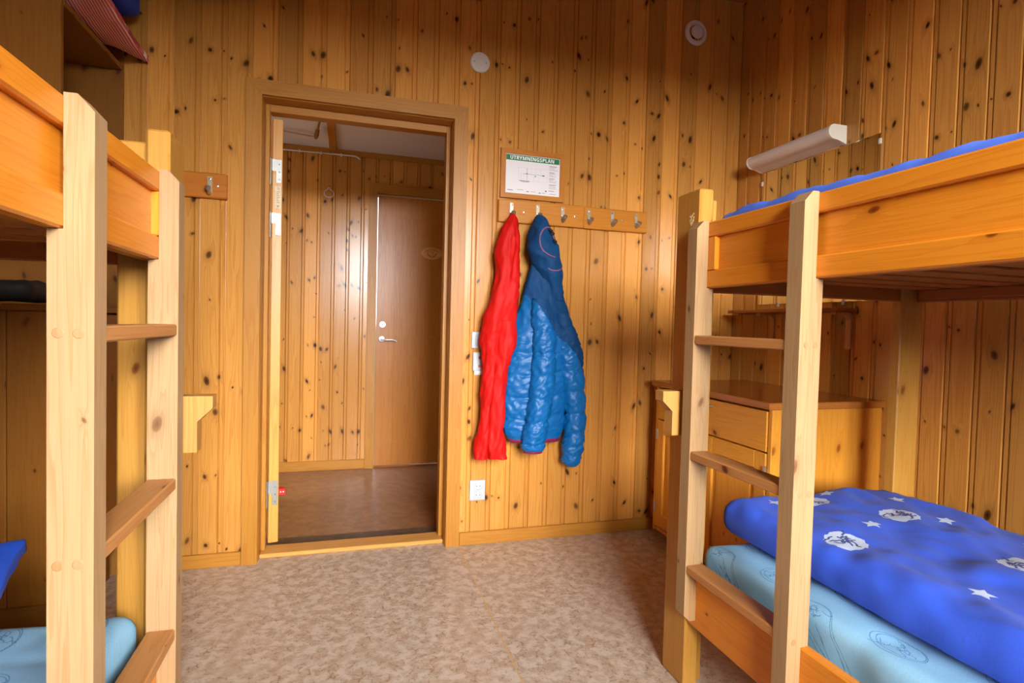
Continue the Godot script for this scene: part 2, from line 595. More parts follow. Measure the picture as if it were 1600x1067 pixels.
func build_window() -> void:
	var w := thing("window_1", "white framed bedroom window between the bunks", "window", Vector3.ZERO, "", "structure")
	var wm := plain(c8(236, 234, 228), 0.4)
	var z0 := W_FRONT
	var z1 := W_FRONT + 0.09
	for a in [[-0.05, 0.01, 0.85, 2.51], [1.29, 1.35, 0.85, 2.51], [0.01, 1.29, 0.85, 0.91], [0.01, 1.29, 2.45, 2.51], [0.62, 0.68, 0.91, 2.45]]:
		bx(w, "frame", wm, Vector3(a[0], a[2], z0 + 0.02), Vector3(a[1], a[3], z1), 0.004)
	bx(w, "sill", wm, Vector3(-0.1, 0.82, z0 - 0.05), Vector3(1.4, 0.85, z0 + 0.06), 0.006)
	var gm := plain(Color(1, 1, 1, 0.06), 0.02)
	gm.transparency = BaseMaterial3D.TRANSPARENCY_ALPHA
	bx(w, "pane", gm, Vector3(0.01, 0.91, z0 + 0.058), Vector3(0.62, 2.45, z0 + 0.062), 0.0)
	bx(w, "pane", gm, Vector3(0.68, 0.91, z0 + 0.058), Vector3(1.29, 2.45, z0 + 0.062), 0.0)

func build_doorway() -> void:
	var cas := wood("casing", Color.WHITE)
	var t := thing("trim_1", "pine casing and frame of the open bedroom doorway", "door frame", Vector3.ZERO, "", "structure")
	var z0 := W_BACK
	var zc := W_BACK + 0.018
	# casing, mitred at the head
	var st := tool()
	prism(st, PackedVector2Array([Vector2(-0.44, 0), Vector2(-0.374, 0), Vector2(-0.374, 2.131), Vector2(-0.44, 2.197)]), Vector3.RIGHT, Vector3.UP, Vector3.BACK, z0, zc, Vector3.UP)
	done(st, "casing", cas, t)
	st = tool()
	prism(st, PackedVector2Array([Vector2(0.499, 0), Vector2(0.567, 0), Vector2(0.567, 2.197), Vector2(0.499, 2.131)]), Vector3.RIGHT, Vector3.UP, Vector3.BACK, z0, zc, Vector3.UP)
	done(st, "casing", cas, t)
	st = tool()
	prism(st, PackedVector2Array([Vector2(-0.4395, 2.197), Vector2(-0.3735, 2.131), Vector2(0.4985, 2.131), Vector2(0.5665, 2.197)]), Vector3.RIGHT, Vector3.UP, Vector3.BACK, z0, zc + 0.0005, Vector3.RIGHT)
	done(st, "casing", cas, t)
	# frame: jambs with the stop that the door shuts against
	bx(t, "jamb", cas, Vector3(-0.41, 0, -2.94), Vector3(-0.372, 2.15, z0 - 0.001))
	bx(t, "jamb", cas, Vector3(0.497, 0, -2.94), Vector3(0.53, 2.15, z0 - 0.001))
	bx(t, "head", cas, Vector3(-0.372, 2.128, -2.94), Vector3(0.497, 2.16, z0 - 0.001))
	bx(t, "stop", cas, Vector3(-0.372, 0.022, -2.915), Vector3(-0.352, 2.128, -2.875))
	bx(t, "stop", cas, Vector3(0.478, 0.022, -2.94), Vector3(0.497, 2.128, -2.875))
	bx(t, "stop", cas, Vector3(-0.352, 2.092, -2.94), Vector3(0.478, 2.128, -2.875))
	bx(t, "threshold", wood("threshold", c8(226, 176, 104), 0.4), Vector3(-0.372, 0, -2.945), Vector3(0.497, 0.02, -2.83), 0.005)
	# the door leaf, opened past a right angle into the corridor
	var leaf := wood("leaf", Color.WHITE)
	var steel := plain(c8(150, 146, 138), 0.45, 0.85)
	var d := thing("door_1", "pale pine bedroom door opened out into the corridor, seen edge on", "door", Vector3(-0.3455, 0, -2.925), "", "structure")
	d.rotation.y = deg_to_rad(11.0)
	bx(d, "leaf", leaf, Vector3(0, 0.036, -0.83), Vector3(0.046, 2.079, 0), 0.003)
	for y in [[1.777, 1.888], [1.528, 1.634], [0.221, 0.340]]:
		var hp := bx(d, "hinge", steel, Vector3(0.016, y[0], -0.001), Vector3(0.041, y[1], 0.0018), 0.0008)
		bx(hp, "knuckle_leaf", steel, Vector3(-0.008, y[0] + 0.055, 0.0), Vector3(0.018, y[1], 0.0018), 0.0008)
		st = tool()
		tube(st, [Vector3(-0.008, y[0] - 0.012, 0.006), Vector3(-0.008, y[1] + 0.002, 0.006)], 0.0062, 12)
		done(st, "pin", steel, hp)
		for k in 3:
			st = tool()
			lathe(st, Vector3(0.030, y[0] + 0.016 + k * 0.036, 0.0018), Vector3.BACK, [[0.0042, 0.0], [0.0036, 0.001], [0.0, 0.0012]], 10)
			done(st, "screw", plain(c8(120, 116, 110), 0.4, 0.8), hp)
	var lab := bx(d, "rating_plate", plain(c8(232, 204, 160), 0.5), Vector3(0.012, 1.655, -0.001), Vector3(0.040, 1.762, 0.0012), 0.0006)
	for k in 7:
		bx(lab, "print_line", plain(c8(120, 96, 70), 0.6), Vector3(0.019, 1.683 + k * 0.0085, 0.0010), Vector3(0.034 - (k % 3) * 0.003, 1.6855 + k * 0.0085, 0.0014), 0.0)
	for y in [1.667, 1.75]:
		st = tool()
		lathe(st, Vector3(0.026, y, 0.0012), Vector3.BACK, [[0.005, 0.0], [0.004, 0.001], [0.0, 0.0013]], 12)
		done(st, "screw", plain(c8(110, 104, 96), 0.4, 0.8), lab)
	var rt := bx(d, "red_catch", plain(c8(214, 24, 26), 0.4), Vector3(0.0455, 0.262, -0.045), Vector3(0.078, 0.294, -0.01), 0.003)
	rt.set_meta("label", "red plastic catch with two white screws")
	for k in 2:
		st = tool()
		lathe(st, Vector3(0.056 + k * 0.012, 0.279, -0.0105), Vector3.BACK, [[0.0035, 0.0], [0.003, 0.0012], [0.0, 0.0014]], 10)
		done(st, "screw", plain(c8(236, 230, 224), 0.5), rt)

func build_corridor() -> void:
	var back := wood("backing", Color.WHITE)
	var cas := wood("casing", Color.WHITE)
	var x0 := -1.7
	var x1 := 2.2
	var fm := plain(Color.WHITE, 0.3, 0.0, 0.5)
	fm.resource_name = "corridor_linoleum"
	fm.albedo_texture = linoleum(c8(128, 84, 50), c8(150, 104, 66), c8(112, 70, 38), 41)
	var fl := bx(self, "floor_corridor", fm, Vector3(x0, -0.12, C_FAR - 0.1), Vector3(x1, 0.0, -2.9301), 0.0)
	fl.mesh = lay_flat(fl.mesh, Vector2(1.1, 1.1), fm)
	tag(fl, "brown linoleum floor of the corridor beyond the doorway", "floor", "", "structure")
	var cl := thing("ceiling_corridor", "white corridor ceiling with a pine strip", "ceiling", Vector3.ZERO, "", "structure")
	bx(cl, "slab", plain(c8(222, 214, 210), 0.8), Vector3(x0, 2.392, C_FAR - 0.1), Vector3(x1, 2.5, -2.9301), 0.0)
	bx(cl, "strip", cas, Vector3(-0.135, 2.378, C_FAR), Vector3(-0.085, 2.392, -2.94), 0.002)
	bx(cl, "crown_strip", cas, Vector3(x0, 2.352, C_FAR), Vector3(x1, 2.392, C_FAR + 0.014), 0.002)
	var wf := thing("wall_corridor", "knotty pine panelling of the corridor beyond the doorway", "wall", Vector3.ZERO, "", "structure")
	bx(wf, "backing", back, Vector3(x0, -0.1, C_FAR - 0.12), Vector3(0.19, 2.5, C_FAR - 0.009), 0.0)
	bx(wf, "backing", back, Vector3(1.07, -0.1, C_FAR - 0.12), Vector3(x1, 2.5, C_FAR - 0.009), 0.0)
	bx(wf, "backing", back, Vector3(0.19, 2.11, C_FAR - 0.12), Vector3(1.07, 2.5, C_FAR - 0.009), 0.0)
	boards(wf, Vector3(x0, 0, C_FAR), Vector3.RIGHT, Vector3.BACK, x1 - x0, 2.392, [[0.19 - x0, 1.07 - x0, 0.0, 2.11]], 0.05)
	var we := thing("wall_corridor_end", "pine panelled end of the corridor", "wall", Vector3.ZERO, "", "structure")
	bx(we, "panel", back, Vector3(x1, -0.1, C_FAR - 0.1), Vector3(x1 + 0.1, 2.5, -2.93), 0.0)
	bx(we, "panel", back, Vector3(x0 - 0.1, -0.1, -3.2), Vector3(x0, 2.5, -2.93), 0.0)
	bx(we, "panel", back, Vector3(x0 - 0.1, -0.1, C_FAR - 0.1), Vector3(x0, 2.5, -4.1), 0.0)
	bx(we, "panel", back, Vector3(x0 - 0.1, -0.1, -4.1), Vector3(x0, 0.8, -3.2), 0.0)
	bx(we, "panel", back, Vector3(x0 - 0.1, 2.1, -4.1), Vector3(x0, 2.5, -3.2), 0.0)
	var wd := thing("window_2", "added white framed window letting fill light into the end of the corridor", "window", Vector3.ZERO, "", "structure")  # unseen window, added so the fill light can enter the corridor
	var wm := plain(c8(236, 234, 228), 0.4)
	for a in [[0.8, 0.86, -4.1, -3.2], [2.04, 2.1, -4.1, -3.2], [0.86, 2.04, -4.1, -4.04], [0.86, 2.04, -3.26, -3.2]]:
		bx(wd, "frame", wm, Vector3(x0 - 0.08, a[0], a[2]), Vector3(x0 - 0.02, a[1], a[3]), 0.003)
	var gm := plain(Color(1, 1, 1, 0.06), 0.02)
	gm.transparency = BaseMaterial3D.TRANSPARENCY_ALPHA
	bx(wd, "pane", gm, Vector3(x0 - 0.052, 0.86, -4.04), Vector3(x0 - 0.048, 2.04, -3.26), 0.0)
	var bb := bx(self, "baseboard_corridor", cas, Vector3(x0, 0, C_FAR), Vector3(0.155, 0.073, C_FAR + 0.014), 0.003)
	tag(bb, "pine skirting board along the corridor wall", "baseboard", "", "structure")
	# casing of the corridor door
	var t := thing("trim_2", "pine casing round the corridor door", "door frame", Vector3.ZERO, "", "structure")
	var zc := C_FAR + 0.018
	var st := tool()
	prism(st, PackedVector2Array([Vector2(0.155, 0), Vector2(0.219, 0), Vector2(0.219, 2.098), Vector2(0.155, 2.165)]), Vector3.RIGHT, Vector3.UP, Vector3.BACK, C_FAR, zc, Vector3.UP)
	done(st, "casing", cas, t)
	st = tool()
	prism(st, PackedVector2Array([Vector2(1.043, 0), Vector2(1.107, 0), Vector2(1.107, 2.165), Vector2(1.043, 2.098)]), Vector3.RIGHT, Vector3.UP, Vector3.BACK, C_FAR, zc, Vector3.UP)
	done(st, "casing", cas, t)
	st = tool()
	prism(st, PackedVector2Array([Vector2(0.1555, 2.165), Vector2(0.2195, 2.098), Vector2(1.0425, 2.098), Vector2(1.1065, 2.165)]), Vector3.RIGHT, Vector3.UP, Vector3.BACK, C_FAR, zc + 0.0005, Vector3.RIGHT)
	done(st, "casing", cas, t)
	bx(t, "jamb", cas, Vector3(0.19, 0, C_FAR - 0.11), Vector3(0.222, 2.11, C_FAR - 0.0005))
	bx(t, "jamb", cas, Vector3(1.04, 0, C_FAR - 0.11), Vector3(1.07, 2.11, C_FAR - 0.0005))
	bx(t, "head", cas, Vector3(0.222, 2.088, C_FAR - 0.11), Vector3(1.04, 2.11, C_FAR - 0.0005))
	bx(t, "threshold", wood("dark_pine", Color.WHITE), Vector3(0.222, 0, C_FAR - 0.11), Vector3(1.04, 0.012, C_FAR), 0.003)
	# the shut door, veneered, with shallow routed panels
	var lm := wood("veneer", c8(202, 138, 64), 0.3)
	var d := thing("door_2", "shut pine veneer door across the corridor with lever handle", "door", Vector3.ZERO, "", "structure")
	var zf := C_FAR - 0.006
	bx(d, "leaf", lm, Vector3(0.226, 0.016, zf - 0.04), Vector3(1.036, 2.082, zf - 0.0025), 0.001)
	var g := 0.003
	var xa := 0.36
	var xb := 0.90
	bx(d, "stile", lm, Vector3(0.226, 0.016, zf - 0.003), Vector3(xa - g, 2.082, zf), 0.001, Vector3.UP)
	bx(d, "stile", lm, Vector3(xb + g, 0.016, zf - 0.003), Vector3(1.036, 2.082, zf), 0.001, Vector3.UP)
	for r in [[0.016, 0.21], [0.21, 0.86], [0.86, 1.02], [1.02, 1.925], [1.925, 2.082]]:
		bx(d, "panel" if r[1] - r[0] > 0.3 else "cross_rail", lm, Vector3(xa, r[0] + (0.0 if r[0] < 0.1 else g), zf - 0.003), Vector3(xb, r[1] - (0.0 if r[1] > 2.0 else g), zf), 0.001, Vector3.UP)
	var chrome := plain(c8(232, 230, 228), 0.28, 0.85)
	st = tool()
	lathe(st, Vector3(0.268, 0.99, zf), Vector3.BACK, [[0.025, 0.0], [0.025, 0.004], [0.021, 0.008], [0.010, 0.009], [0.009, 0.045], [0.0, 0.047]], 24)
	var hd := done(st, "handle", chrome, d)
	st = tool()
	tube(st, smooth_path([Vector3(0.268, 0.99, zf + 0.04), Vector3(0.30, 0.988, zf + 0.046), Vector3(0.34, 0.988, zf + 0.046), Vector3(0.37, 0.98, zf + 0.044), Vector3(0.377, 0.973, zf + 0.044)]), 0.0075, 10)
	done(st, "lever", chrome, hd)
	st = tool()
	lathe(st, Vector3(0.271, 1.103, zf), Vector3.BACK, [[0.025, 0.0], [0.025, 0.006], [0.022, 0.01], [0.0, 0.011]], 24)
	var lk := done(st, "lock", chrome, d)
	st = tool()
	lathe(st, Vector3(0.271, 1.100, zf + 0.011), Vector3.BACK, [[0.005, 0.0], [0.0, 0.0006]], 10)
	done(st, "keyhole", plain(c8(50, 46, 44), 0.5), lk)
	# oval name plate with burnt-in lettering
	var sg := thing("name_plate", "small oval wooden name plate on the corridor door", "sign", Vector3(0.639, 1.667, zf))
	st = tool()
	var ov := PackedVector2Array()
	for k in 36:
		ov.append(Vector2(cos(TAU * k / 36) * 0.082, sin(TAU * k / 36) * 0.047))
	prism(st, ov, Vector3.RIGHT, Vector3.UP, Vector3.BACK, 0.0, 0.007, Vector3.RIGHT)
	done(st, "plate", wood("plate", c8(236, 186, 118), 0.5), sg)
	var burnt := plain(c8(86, 50, 22), 0.7)
	st = tool()
	var arc := [[-0.048, 0.018, 0.5], [-0.036, 0.0225, -0.5], [-0.024, 0.0255, 0.0], [-0.012, 0.027, 0.6], [0.0, 0.0275, 0.0], [0.012, 0.027, -0.4], [0.024, 0.0255, 0.4], [0.036, 0.0225, -0.4], [0.047, 0.018, 0.5]]
	for q in arc:
		for s in [-1.0, 1.0]:
			var c := Vector3(q[0] + s * 0.002, q[1], 0.0072)
			var dd := Vector3(q[2] * s * 0.004, 0.0055, 0)
			tube(st, [c - dd, c + dd], 0.0009, 5)
	done(st, "lettering", burnt, sg)
	st = tool()
	for s in [-1.0, 1.0]:
		tube(st, smooth_path([Vector3(s * 0.006, -0.026, 0.0072), Vector3(s * 0.02, -0.02, 0.0072), Vector3(s * 0.038, 0.002, 0.0072)]), 0.0022, 5)
	tube(st, smooth_path([Vector3(-0.004, 0.006, 0.0072), Vector3(0.005, 0.004, 0.0072), Vector3(0.006, -0.006, 0.0072), Vector3(-0.001, -0.012, 0.0072)]), 0.0012, 5)
	tube(st, [Vector3(-0.008, -0.034, 0.0072), Vector3(0.008, -0.034, 0.0072)], 0.001, 5)
	done(st, "emblem", burnt, sg)
	# wire loop, cable and the bent rod under the ceiling
	var wh := plain(c8(232, 226, 218), 0.5)
	var wl := thing("wire_loop", "thin pale wire loop hanging on the corridor panelling", "hook", Vector3(-0.133, 2.06, C_FAR))
	st = tool()
	var loop := []
	for k in 21:
		var a := PI * 0.5 + 0.25 + (TAU - 0.5) * k / 20.0
		loop.append(Vector3(cos(a) * 0.034, sin(a) * 0.028, 0.014))
	loop.push_front(Vector3(-0.002, 0.05, 0.01))
	loop.append(Vector3(0.004, 0.05, 0.01))
	tube(st, loop, 0.0022, 6)
	done(st, "loop", wh, wl)
	st = tool()
	tube(st, [Vector3(0.001, 0.05, 0.0), Vector3(0.001, 0.05, 0.016)], 0.004, 8)
	done(st, "nail", plain(c8(70, 50, 36), 0.5, 0.5), wl)
	var ca := thing("cable", "white cable clipped along the top of the corridor wall", "cable", Vector3(0, 0, C_FAR))
	st = tool()
	tube(st, smooth_path([Vector3(-1.2, 2.345, 0.02), Vector3(-0.45, 2.345, 0.02), Vector3(-0.2, 2.348, 0.02), Vector3(0.02, 2.350, 0.02), Vector3(0.06, 2.345, 0.024), Vector3(0.085, 2.328, 0.024)]), 0.0055, 8)
	done(st, "lead", wh, ca)
	for x in [-0.34, -0.19, -0.05]:
		bx(ca, "clip", wh, Vector3(x - 0.006, 2.34, 0.0), Vector3(x + 0.006, 2.357, 0.027), 0.002)
	var rd := thing("hatch_stay", "bent metal stay with a brass grip below the corridor ceiling", "stay", Vector3.ZERO)
	st = tool()
	tube(st, [Vector3(-0.75, 2.372, -4.0), Vector3(-0.415, 2.366, -4.04), Vector3(-0.20, 2.360, -4.08)], 0.006, 8)
	done(st, "rod", plain(c8(200, 186, 160), 0.3, 0.9), rd)
	st = tool()
	lathe(st, Vector3(-0.212, 2.352, -4.06), Vector3(0.13, 0.08, 0.99).normalized(), [[0.0, 0.0], [0.012, 0.002], [0.016, 0.05], [0.013, 0.13], [0.007, 0.15], [0.006, 0.30], [0.0, 0.30]], 14)
	done(st, "grip", plain(c8(150, 112, 60), 0.35, 0.7), rd)

# ------------------------------------------------------------------ bunks
func build_bunk(which: int, ax: float, s: float, zf: float, zn: float, flange: float) -> void:
	var label := "pine bunk bed with ladder, in front of the cabinet and mirror" if which == 1 else "pine bunk bed with ladder, in front of the wardrobe"
	var b := thing("bunk_bed", label, "bunk bed", Vector3(ax, 0, -0.55), "two bunk beds facing each other")
	var zo := 0.55     # parts are given in room depth
	var P := func(d: float, y: float, z: float) -> Vector3:
		return Vector3(s * d, y, z + zo)
	var honey := wood("honey", Color.WHITE)
	var rail := wood("rail", Color.WHITE)
	var pale := wood("pale", Color.WHITE)
	var rung := wood("rung", Color.WHITE)
	var dark := wood("dark_pine", Color.WHITE)
	var zA := -1.505
	for e in [[-1.63, zA, -1.57, -1.53], [0.40, 0.525, 0.425, 0.465]]:
		bx(b, "post", honey, P.call(0.0, 0.0, e[0]), P.call(0.05, 1.562, e[1]), 0.005, Vector3.UP)
		bx(b, "post_flange", honey, P.call(0.0505, 0.0, e[2]), P.call(flange, 1.536, e[3]), 0.004, Vector3.UP)
		bx(b, "post", honey, P.call(0.858, 0.0, e[2]), P.call(0.96, 1.536, e[3]), 0.004, Vector3.UP)
		bx(b, "end_board", dark, P.call(flange, 1.247, e[2] + 0.006), P.call(0.858, 1.40, e[3] - 0.008), 0.003)
		bx(b, "end_board", dark, P.call(flange, 0.20, e[2] + 0.006), P.call(0.858, 0.36, e[3] - 0.008), 0.003)
	# guard rail of the upper bed: a frame with a sunk panel
	var z0 := zA + 0.0005
	var z1 := 0.3995
	bx(b, "rail_top", rail, P.call(0.0, 1.404, z0), P.call(0.028, 1.45, z1), 0.004)
	bx(b, "rail_bottom", rail, P.call(0.0, 1.254, z0), P.call(0.028, 1.306, z1), 0.004)
	bx(b, "rail_stile", rail, P.call(0.0, 1.3065, z0), P.call(0.028, 1.4035, -1.424), 0.002, Vector3.UP)
	bx(b, "rail_stile", rail, P.call(0.0, 1.3065, 0.32), P.call(0.028, 1.4035, z1), 0.002, Vector3.UP)
	bx(b, "rail_panel", rail, P.call(0.014, 1.3065, -1.4235), P.call(0.024, 1.4035, 0.3195), 0.0)
	bx(b, "wall_rail", dark, P.call(0.925, 1.246, -1.53), P.call(0.955, 1.40, 0.425), 0.003)
	bx(b, "slat_ledge", dark, P.call(0.0285, 1.256, -1.5), P.call(0.056, 1.286, 0.40), 0.002)
	bx(b, "slat_ledge", dark, P.call(0.897, 1.256, -1.5), P.call(0.9245, 1.286, 0.40), 0.002)
	for k in 16:
		var z := -1.50 + k * 0.12
		bx(b, "slat", dark, P.call(0.034, 1.2865, z), P.call(0.92, 1.304, z + 0.085), 0.002)
	# lower bed
	bx(b, "lower_rail", rail, P.call(0.0, 0.217, z0), P.call(0.028, 0.39, z1), 0.004)
	bx(b, "lower_wall_rail", dark, P.call(0.925, 0.217, -1.53), P.call(0.955, 0.39, 0.425), 0.003)
	for k in 16:
		var z := -1.50 + k * 0.12
		bx(b, "lower_slat", dark, P.call(0.0285, 0.272, z), P.call(0.9245, 0.289, z + 0.085), 0.002)
	# ladder on the aisle side: two stiles notched over the rails, three rungs
	for z in [[zf - 0.045, zf], [zn - 0.045, zn]]:
		var st := tool()
		var poly := PackedVector2Array()
		for q in [[-0.04, 0.262], [-0.02, 0.243], [-0.0005, 0.243], [-0.0005, 0.3905], [0.02, 0.3905], [0.02, 1.2535], [-0.0005, 1.2535], [-0.0005, 1.452], [-0.018, 1.452], [-0.04, 1.428]]:
			poly.append(Vector2(s * q[0], q[1]))
		prism(st, poly, Vector3.RIGHT, Vector3.UP, Vector3.BACK, z[0] + zo, z[1] + zo, Vector3.UP)
		var sl := done(st, "ladder_stile", pale, b)
		for y in [1.100, 0.752, 0.405]:
			for d in [-0.020, 0.006]:
				if y < 0.5 and d > 0.0:
					continue
				st = tool()
				lathe(st, P.call(d, y, z[1]), Vector3.BACK, [[0.0078, -0.002], [0.0078, 0.0006], [0.0066, 0.0012], [0.0, 0.0013]], 16)
				done(st, "plug", wood("plug", c8(168, 138, 104), 0.55), sl)
	for y in [1.111, 0.763, 0.417]:
		bx(b, "ladder_rung", rung, P.call(-0.038, y - 0.026, zf), P.call(0.0195, y, zn - 0.045), 0.003)
	# bracket on the foot post
	var bt := tool()
	var pr := PackedVector2Array()
	for q in [[0.0, 0.935], [-0.09, 0.935], [-0.09, 0.905], [-0.056, 0.872], [-0.056, 0.797], [0.0, 0.797]]:
		pr.append(Vector2(s * q[0], q[1]))
	prism(bt, pr, Vector3.RIGHT, Vector3.UP, Vector3.BACK, -1.575 + zo, -1.53 + zo, Vector3.UP)
	done(bt, "bracket", wood("bracket", c8(190, 146, 84), 0.45), b)
	if which == 1:
		var sc := tool()
		lathe(sc, P.call(-0.0002, 0.252, -1.535), Vector3.LEFT, [[0.0, -0.004], [0.009, -0.004], [0.009, 0.0005], [0.012, 0.0005], [0.012, 0.0]], 16)
		done(sc, "bolt", plain(c8(96, 62, 34), 0.4, 0.4), b)
	# worn white patch of a scraped-off sticker beside the bed's foot
	if which == 1:
		var sp := tool()
		for k in 26:
			var a := rng.randf() * TAU
			var rr := sqrt(rng.randf())
			var c := Vector3(-0.0006, 1.475 + sin(a) * rr * 0.020, -1.545 + zo + cos(a) * rr * 0.014)
			cbox(sp, c, Vector3(0.0008, 0.006, 0.0025), 0.0)
		done(sp, "sticker_scraps", plain(c8(236, 206, 150), 0.7), b)

# ------------------------------------------------------------------ furniture
func build_cabinet() -> void:
	var cm := wood("cabinet", Color.WHITE)
	var c := thing("cabinet", "low pine cabinet with a wide drawer and two panelled doors", "cabinet", Vector3(1.865, 0, -2.22))
	var o := Vector3(1.865, 0, -2.22)
	var put := func(called: String, m: Material, lo: Vector3, hi: Vector3, bev := 0.003, g := Vector3.ZERO, par: Node = c) -> MeshInstance3D:
		return bx(par, called, m, lo - o, hi - o, bev, g)
	put.call("top", wood("tabletop", Color.WHITE), Vector3(1.565, 0.825, -2.652), Vector3(2.147, 0.853, -1.78), 0.004, Vector3.BACK)
	put.call("plinth", wood("dark_pine", Color.WHITE), Vector3(1.66, 0.0, -2.62), Vector3(2.13, 0.06, -1.83))
	put.call("side", cm, Vector3(1.59, 0.06, -1.815), Vector3(2.14, 0.8245, -1.793), 0.003, Vector3.UP)
	put.call("side", cm, Vector3(1.59, 0.06, -2.64), Vector3(2.14, 0.8245, -2.618), 0.003, Vector3.UP)
	put.call("back", cm, Vector3(2.125, 0.06, -2.618), Vector3(2.14, 0.8245, -1.815), 0.0)
	put.call("bottom", cm, Vector3(1.60, 0.06, -2.618), Vector3(2.125, 0.08, -1.815), 0.0)
	put.call("divider", cm, Vector3(1.61, 0.08, -2.226), Vector3(2.125, 0.64, -2.208), 0.0)
	var dw: MeshInstance3D = put.call("drawer", cm, Vector3(1.586, 0.654, -2.615), Vector3(1.61, 0.815, -1.818), 0.003, Vector3.BACK)
	var steel := plain(c8(196, 192, 184), 0.3, 0.9)
	var st := tool()
	lathe(st, Vector3(1.586, 0.785, -2.165) - o, Vector3.LEFT, [[0.006, 0.0], [0.006, 0.014], [0.009, 0.016], [0.009, 0.021], [0.0, 0.022]], 14)
	done(st, "knob", steel, dw)
	for z in [[-2.615, -2.219, 1.0], [-2.215, -1.818, -1.0]]:
		var a: float = z[0]
		var b: float = z[1]
		var fr := 0.062
		var dr: MeshInstance3D = put.call("door", cm, Vector3(1.597, 0.095 + 0.01, a + 0.03), Vector3(1.606, 0.635, b - 0.03), 0.0, Vector3.UP)
		put.call("stile", cm, Vector3(1.586, 0.09, a), Vector3(1.608, 0.648, a + fr), 0.003, Vector3.UP, dr)
		put.call("stile", cm, Vector3(1.586, 0.09, b - fr), Vector3(1.608, 0.648, b), 0.003, Vector3.UP, dr)
		put.call("rail", cm, Vector3(1.586, 0.578, a + fr), Vector3(1.608, 0.648, b - fr), 0.003, Vector3.BACK, dr)
		put.call("rail", cm, Vector3(1.586, 0.09, a + fr), Vector3(1.608, 0.16, b - fr), 0.003, Vector3.BACK, dr)
		put.call("raised_field", cm, Vector3(1.591, 0.19, a + fr + 0.028), Vector3(1.598, 0.548, b - fr - 0.028), 0.003, Vector3.UP, dr)
		var kz: float = b - 0.03 if z[2] > 0 else a + 0.03
		st = tool()
		lathe(st, Vector3(1.586, 0.605, kz) - o, Vector3.LEFT, [[0.006, 0.0], [0.006, 0.012], [0.009, 0.014], [0.009, 0.019], [0.0, 0.02]], 14)
		done(st, "knob", steel, dr)
		var hz: float = a + 0.002 if z[2] > 0 else b - 0.002
		for y in [0.545, 0.165]:
			put.call("hinge", steel, Vector3(1.578, y, hz - 0.006), Vector3(1.590, y + 0.055, hz + 0.006), 0.002, Vector3.UP, dr)

func build_wardrobe() -> void:
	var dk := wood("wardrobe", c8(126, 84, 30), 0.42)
	var o := Vector3(-1.22, 0, -2.51)
	var w := thing("wardrobe", "tall pine wardrobe with a high shelf in the corner beside the door", "wardrobe", o)
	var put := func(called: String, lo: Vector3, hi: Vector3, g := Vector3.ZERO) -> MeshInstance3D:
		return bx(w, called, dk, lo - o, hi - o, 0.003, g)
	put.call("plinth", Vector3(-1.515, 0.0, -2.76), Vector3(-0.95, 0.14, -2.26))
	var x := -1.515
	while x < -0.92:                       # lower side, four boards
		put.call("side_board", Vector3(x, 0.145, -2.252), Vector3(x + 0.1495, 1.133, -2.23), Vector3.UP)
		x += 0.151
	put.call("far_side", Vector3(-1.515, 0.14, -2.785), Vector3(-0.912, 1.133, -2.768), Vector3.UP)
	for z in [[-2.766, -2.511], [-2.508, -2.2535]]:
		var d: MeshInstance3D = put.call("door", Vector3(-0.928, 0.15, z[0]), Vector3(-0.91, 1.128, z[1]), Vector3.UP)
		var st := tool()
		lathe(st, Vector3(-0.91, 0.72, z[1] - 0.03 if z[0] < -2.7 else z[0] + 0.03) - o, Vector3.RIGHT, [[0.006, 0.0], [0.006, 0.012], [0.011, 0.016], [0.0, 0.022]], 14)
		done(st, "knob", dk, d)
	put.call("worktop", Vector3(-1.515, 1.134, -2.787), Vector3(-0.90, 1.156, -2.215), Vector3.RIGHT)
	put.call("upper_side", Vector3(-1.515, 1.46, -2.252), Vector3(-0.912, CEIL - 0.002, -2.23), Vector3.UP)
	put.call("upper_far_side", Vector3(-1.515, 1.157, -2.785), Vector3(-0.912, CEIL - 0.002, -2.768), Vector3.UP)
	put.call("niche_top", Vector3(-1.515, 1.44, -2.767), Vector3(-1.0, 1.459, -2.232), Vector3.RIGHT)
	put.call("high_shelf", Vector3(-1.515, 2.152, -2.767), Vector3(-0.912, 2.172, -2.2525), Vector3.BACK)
	# things left on it
	var no := n3
	var black := plain(c8(26, 24, 26), 0.7)
	var bag := soft(Vector3(0.16, 0.035, 0.12), 0.03, Vector3i(12, 5, 10), func(p: Vector3, n: Vector3) -> Vector3:
		return p + n * 0.012 * no.get_noise_3d(p.x * 9.0, p.y * 9.0, p.z * 9.0), func(p: Vector3) -> Vector2: return Vector2(p.x, p.z))
	tag(soft_obj(bag, "folded_garment", black, self, Vector3(-1.17, 1.200, -2.36)), "dark folded garment lying on the wardrobe's low top", "clothing")

# ------------------------------------------------------------------ bedding
func star(img: Image, c: Vector2, r: float, turn: float, col: Color) -> void:
	var poly := PackedVector2Array()
	for k in 10:
		var a := turn + TAU * k / 10.0
		poly.append(c + Vector2(cos(a), sin(a)) * (r if k % 2 == 0 else r * 0.46))
	blot(img, poly, col)

func blot(img: Image, poly: PackedVector2Array, col: Color) -> void:
	var lo := poly[0]
	var hi := poly[0]
	for p in poly:
		lo = lo.min(p)
		hi = hi.max(p)
	for y in range(maxi(0, int(lo.y)), mini(img.get_height(), int(hi.y) + 2)):
		for x in range(maxi(0, int(lo.x)), mini(img.get_width(), int(hi.x) + 2)):
			if Geometry2D.is_point_in_polygon(Vector2(x + 0.5, y + 0.5), poly):
				img.set_pixel(x, y, col)

